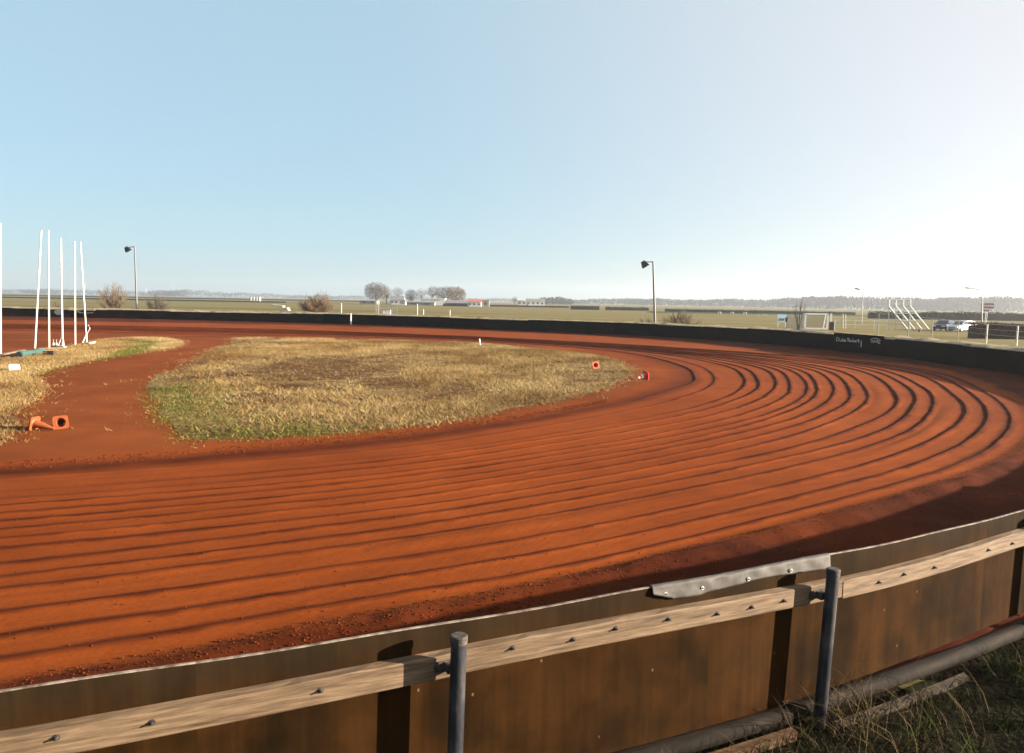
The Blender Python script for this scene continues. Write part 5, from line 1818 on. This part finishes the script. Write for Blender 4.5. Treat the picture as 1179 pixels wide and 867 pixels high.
for z in (1.15, 0.7):
    mb = MB(); q0, q1 = base(1023, Y), base(1048, Y); mb.tube((q0.x, Y + 0.09, z), (q1.x, Y + 0.09, z), 0.03, None, 8); mb.build('rail', 'white_old', r0)
for f in (0.3, 0.62):
    q0 = at(1023.6, 353, Y - 0.08).lerp(base(1044.8, Y - 0.35), f); q1 = at(1048.3, 353, Y - 0.08).lerp(base(1069.5, Y - 0.35), f)
    mb = MB(); mb.tube(q0 + Vector((0, -0.1, 0)), q1 + Vector((0, -0.1, 0)), 0.045, None, 8); mb.build('cross_member', 'white_old', r0)
p = base(1058.5, 100)
mb = MB()
vv, ff = [], []
for i in range(7):
    th = math.pi * i / 6
    for j in range(10):
        ph = 2 * math.pi * j / 10
        vv.append((p.x + 0.16 * math.sin(th) * math.cos(ph), p.y + 0.16 * math.sin(th) * math.sin(ph), 0.13 + 0.16 * math.cos(th)))
for i in range(6):
    for j in range(10):
        ff.append((i * 10 + j, i * 10 + (j + 1) % 10, (i + 1) * 10 + (j + 1) % 10, (i + 1) * 10 + j))
mb.add(vv, ff); o = mb.build('ball', 'black_plastic', None, True, loc=tuple(p)); tag(o, 'small dark ball on the grass in front of the white stepped frame', 'ball')

# wire fence on top of the bank, right
wf = [(1012, 361, 56), (1047, 364, 54), (1074, 366.5, 52), (1104, 369.5, 50), (1137, 373, 47), (1172, 375, 44), (1215, 378, 41)]
r0 = thing('wire_fence', 'thin wire fence with slim posts on the bank behind the right bend', 'fence', tuple(base(1104, 50)))
prev = None
for k, (x, yt, Y) in enumerate(wf):
    t = at(x, yt, Y); p = Vector((t.x, Y, 0.0))
    mb = MB(); mb.tube(p, t, 0.05 if k in (4, 5) else 0.028, None, 8); mb.build('post', 'white_old' if k in (4, 5) else 'grey_pole', r0)
    if prev is not None:
        mb = MB()
        for f in (1.0, 0.85, 0.7):
            a_ = Vector((prev[0].x, prev[0].y, prev[1].z * f)); b_ = Vector((p.x, p.y, t.z * f))
            mb.tube(a_, b_, 0.006 if f < 1 else 0.01, None, 4)
        mb.build('wire', 'white_old', r0)
    prev = (p, t)

# direction sign
Y = 140
p = base(1134, Y)
r0 = thing('direction_sign', 'white-posted road sign with three brown name boards by the curved street lamp', 'road sign', tuple(p))
zt = at(1134, 359.5, Y).z
for dx in (-0.08, 0.2):
    mb = MB(); mb.tube(p + Vector((dx, 0, 0)), p + Vector((dx + 0.05, 0, zt + 1.6)), 0.05, None, 8); mb.build('post', 'white_paint', r0)
for (xa, xb, ya, yb) in ((1133.2, 1144.6, 349, 351.6), (1132.8, 1144.3, 352.6, 355.4), (1132.6, 1138.4, 356.3, 358.9)):
    a_ = at(xa, ya, Y - 0.12); b_ = at(xb, yb, Y - 0.12)
    mb = MB(); mb.box((a_ + b_) / 2, (b_.x - a_.x, 0.06, a_.z - b_.z)); mb.build('name_board', 'sign_brown', r0)


# ------------------------------------------------------------------ cars
def car(label, p, yaw, m, L_=4.2, Wd=1.75, H=1.47):
    r0 = thing('parked_car', label, 'car', tuple(p), 'cars parked beyond the boards')
    c, s_ = math.cos(yaw), math.sin(yaw)
    def w(x, y, z): return Vector((p.x + x * c - y * s_, p.y + x * s_ + y * c, p.z + z))
    # lower body: stations along x (front at +L/2)
    st = [(-0.5, 0.80, 0.42, 0.78), (-0.485, 0.92, 0.30, 0.90), (-0.42, 0.98, 0.24, 0.96), (-0.2, 1.0, 0.22, 0.94), (0.12, 1.0, 0.22, 0.93), (0.28, 0.99, 0.22, 0.90), (0.42, 0.95, 0.24, 0.80), (0.48, 0.86, 0.28, 0.70), (0.5, 0.72, 0.36, 0.60)]
    mb = MB(); vv, ff = [], []
    for (fx, fw, z0, z1) in st:
        hw = Wd / 2 * fw; x = fx * L_
        for (yy, zz) in ((-hw * .9, z0), (-hw, z0 + 0.12), (-hw, (z0 + z1) / 2), (-hw * 0.95, z1 - 0.04), (-hw * 0.82, z1), (hw * 0.82, z1), (hw * 0.95, z1 - 0.04), (hw, (z0 + z1) / 2), (hw, z0 + 0.12), (hw * .9, z0)):
            vv.append(w(x, yy, zz))
    k = 10
    for i in range(len(st) - 1):
        for j in range(k):
            ff.append((i * k + j, (i + 1) * k + j, (i + 1) * k + (j + 1) % k, i * k + (j + 1) % k))
    ff.append(tuple(range(k))); ff.append(tuple(range((len(st) - 1) * k, len(st) * k))[::-1])
    mb.add(vv, ff)
    # cabin shell
    cab = [(-0.47, 0.80, 0.86, 0.90), (-0.40, 0.74, 0.93, H - 0.07), (-0.2, 0.73, 0.93, H), (0.02, 0.72, 0.93, H - 0.03), (0.10, 0.73, 0.93, H - 0.12), (0.27, 0.82, 0.88, 0.91)]
    vv, ff = [], []
    for (fx, fw, z0, z1) in cab:
        x = fx * L_; hb = Wd / 2 * 0.93; ht = Wd / 2 * fw
        for (yy, zz) in ((-hb, z0), (-ht, z1 - 0.05), (-ht * 0.85, z1), (ht * 0.85, z1), (ht, z1 - 0.05), (hb, z0)):
            vv.append(w(x, yy, zz))
    k = 6
    for i in range(len(cab) - 1):
        for j in range(k):
            ff.append((i * k + j, (i + 1) * k + j, (i + 1) * k + (j + 1) % k, i * k + (j + 1) % k))
    ff.append(tuple(range(k))); ff.append(tuple(range((len(cab) - 1) * k, len(cab) * k))[::-1])
    mb.add(vv, ff)
    o = mb.build('body', m, r0); shade_auto(o, 35)
    # glass
    def pane(pts, name='window'):
        mb = MB(); P = [w(*q) for q in pts]
        n = (P[1] - P[0]).cross(P[2] - P[0]).normalized()
        if n.dot(sum(P, Vector()) / len(P) - w(-0.1 * L_, 0, 0.7)) < 0: n = -n
        mb.prism([q + n * 0.004 for q in P], n * 0.01); mb.build(name, 'glass_dark', r0)
    hb, ht = Wd / 2 * 0.94, Wd / 2 * 0.74
    pane([(0.255 * L_, -hb * 0.82, 0.95), (0.255 * L_, hb * 0.82, 0.95), (0.115 * L_, ht * 0.86, H - 0.13), (0.115 * L_, -ht * 0.86, H - 0.13)], 'windscreen')
    pane([(-0.462 * L_, -hb * 0.8, 0.97), (-0.462 * L_, hb * 0.8, 0.97), (-0.41 * L_, ht * 0.84, H - 0.12), (-0.41 * L_, -ht * 0.84, H - 0.12)], 'rear_window')
    for sg in (-1, 1):
        pane([(0.20 * L_, sg * (hb + 0.0), 0.97), (-0.09 * L_, sg * (hb + 0.0), 0.97), (-0.09 * L_, sg * (ht + 0.03), H - 0.12), (0.06 * L_, sg * (ht + 0.03), H - 0.14)])
        pane([(-0.11 * L_, sg * (hb + 0.0), 0.97), (-0.40 * L_, sg * (hb + 0.0), 1.0), (-0.37 * L_, sg * (ht + 0.03), H - 0.15), (-0.11 * L_, sg * (ht + 0.03), H - 0.12)])
        for fx in (0.31, -0.31):
            ctr = w(fx * L_, sg * (Wd / 2 - 0.1), 0.31); ax = (w(0, sg, 0) - w(0, 0, 0)).normalized()
            mb = MB(); mb.path([ctr - ax * 0.1, ctr - ax * 0.08, ctr + ax * 0.09, ctr + ax * 0.11], [0.28, 0.31, 0.31, 0.28], 18); wh = mb.build('wheel', 'tyre', r0)
            mb = MB(); mb.path([ctr + ax * 0.111, ctr + ax * 0.122], [0.2, 0.16], 14); mb.build('rim', 'zinc', wh)
        mb = MB(); mb.box(w(0.482 * L_, sg * Wd * 0.33, 0.64), (0.16, 0.34, 0.14), (w(1, 0, 0) - w(0, 0, 0), w(0, 1, 0) - w(0, 0, 0), Vector((0, 0, 1)))); mb.build('headlight', 'lamp_glass', r0)
        mb = MB(); mb.box(w(0.16 * L_, sg * (Wd / 2 + 0.08), 0.98), (0.12, 0.2, 0.13), (w(1, 0, 0) - w(0, 0, 0), w(0, 1, 0) - w(0, 0, 0), Vector((0, 0, 1)))); mb.build('mirror', m, r0)
    mb = MB(); mb.box(w(0.498 * L_, 0, 0.5), (0.05, 0.9, 0.14), (w(1, 0, 0) - w(0, 0, 0), w(0, 1, 0) - w(0, 0, 0), Vector((0, 0, 1)))); mb.build('grille', 'black_plastic', r0)


p = base(1107.5, 104)
car('silver hatchback parked beside the russet hedge', p, R(205), 'car_silver')
p = base(1086.5, 107)
car('dark blue car parked left of the silver hatchback', p, R(222), 'car_blue', 4.0, 1.72, 1.5)

# ------------------------------------------------------------------ haze
mh = bpy.data.materials.new('haze'); mh.use_nodes = True
nn = mh.node_tree
for x in list(nn.nodes):
    if x.type != 'OUTPUT_MATERIAL': nn.nodes.remove(x)
pv = nn.nodes.new('ShaderNodeVolumePrincipled')
pv.inputs['Color'].default_value = (0.86, 0.92, 1.0, 1)
pv.inputs['Density'].default_value = 0.00028
pv.inputs['Anisotropy'].default_value = 0.5
outn = [x for x in nn.nodes if x.type == 'OUTPUT_MATERIAL'][0]
nn.links.new(pv.outputs[0], outn.inputs['Volume'])
mb = MB(); mb.box((0, S / 2 - 40, 31), (2 * S + 200, S + 160, 64))
hz = mb.build('haze', mh); struct(hz, 'stuff')
print('vertices', sum(len(o.data.vertices) for o in scene.objects if o.type == 'MESH'), 'objects', len(scene.objects))
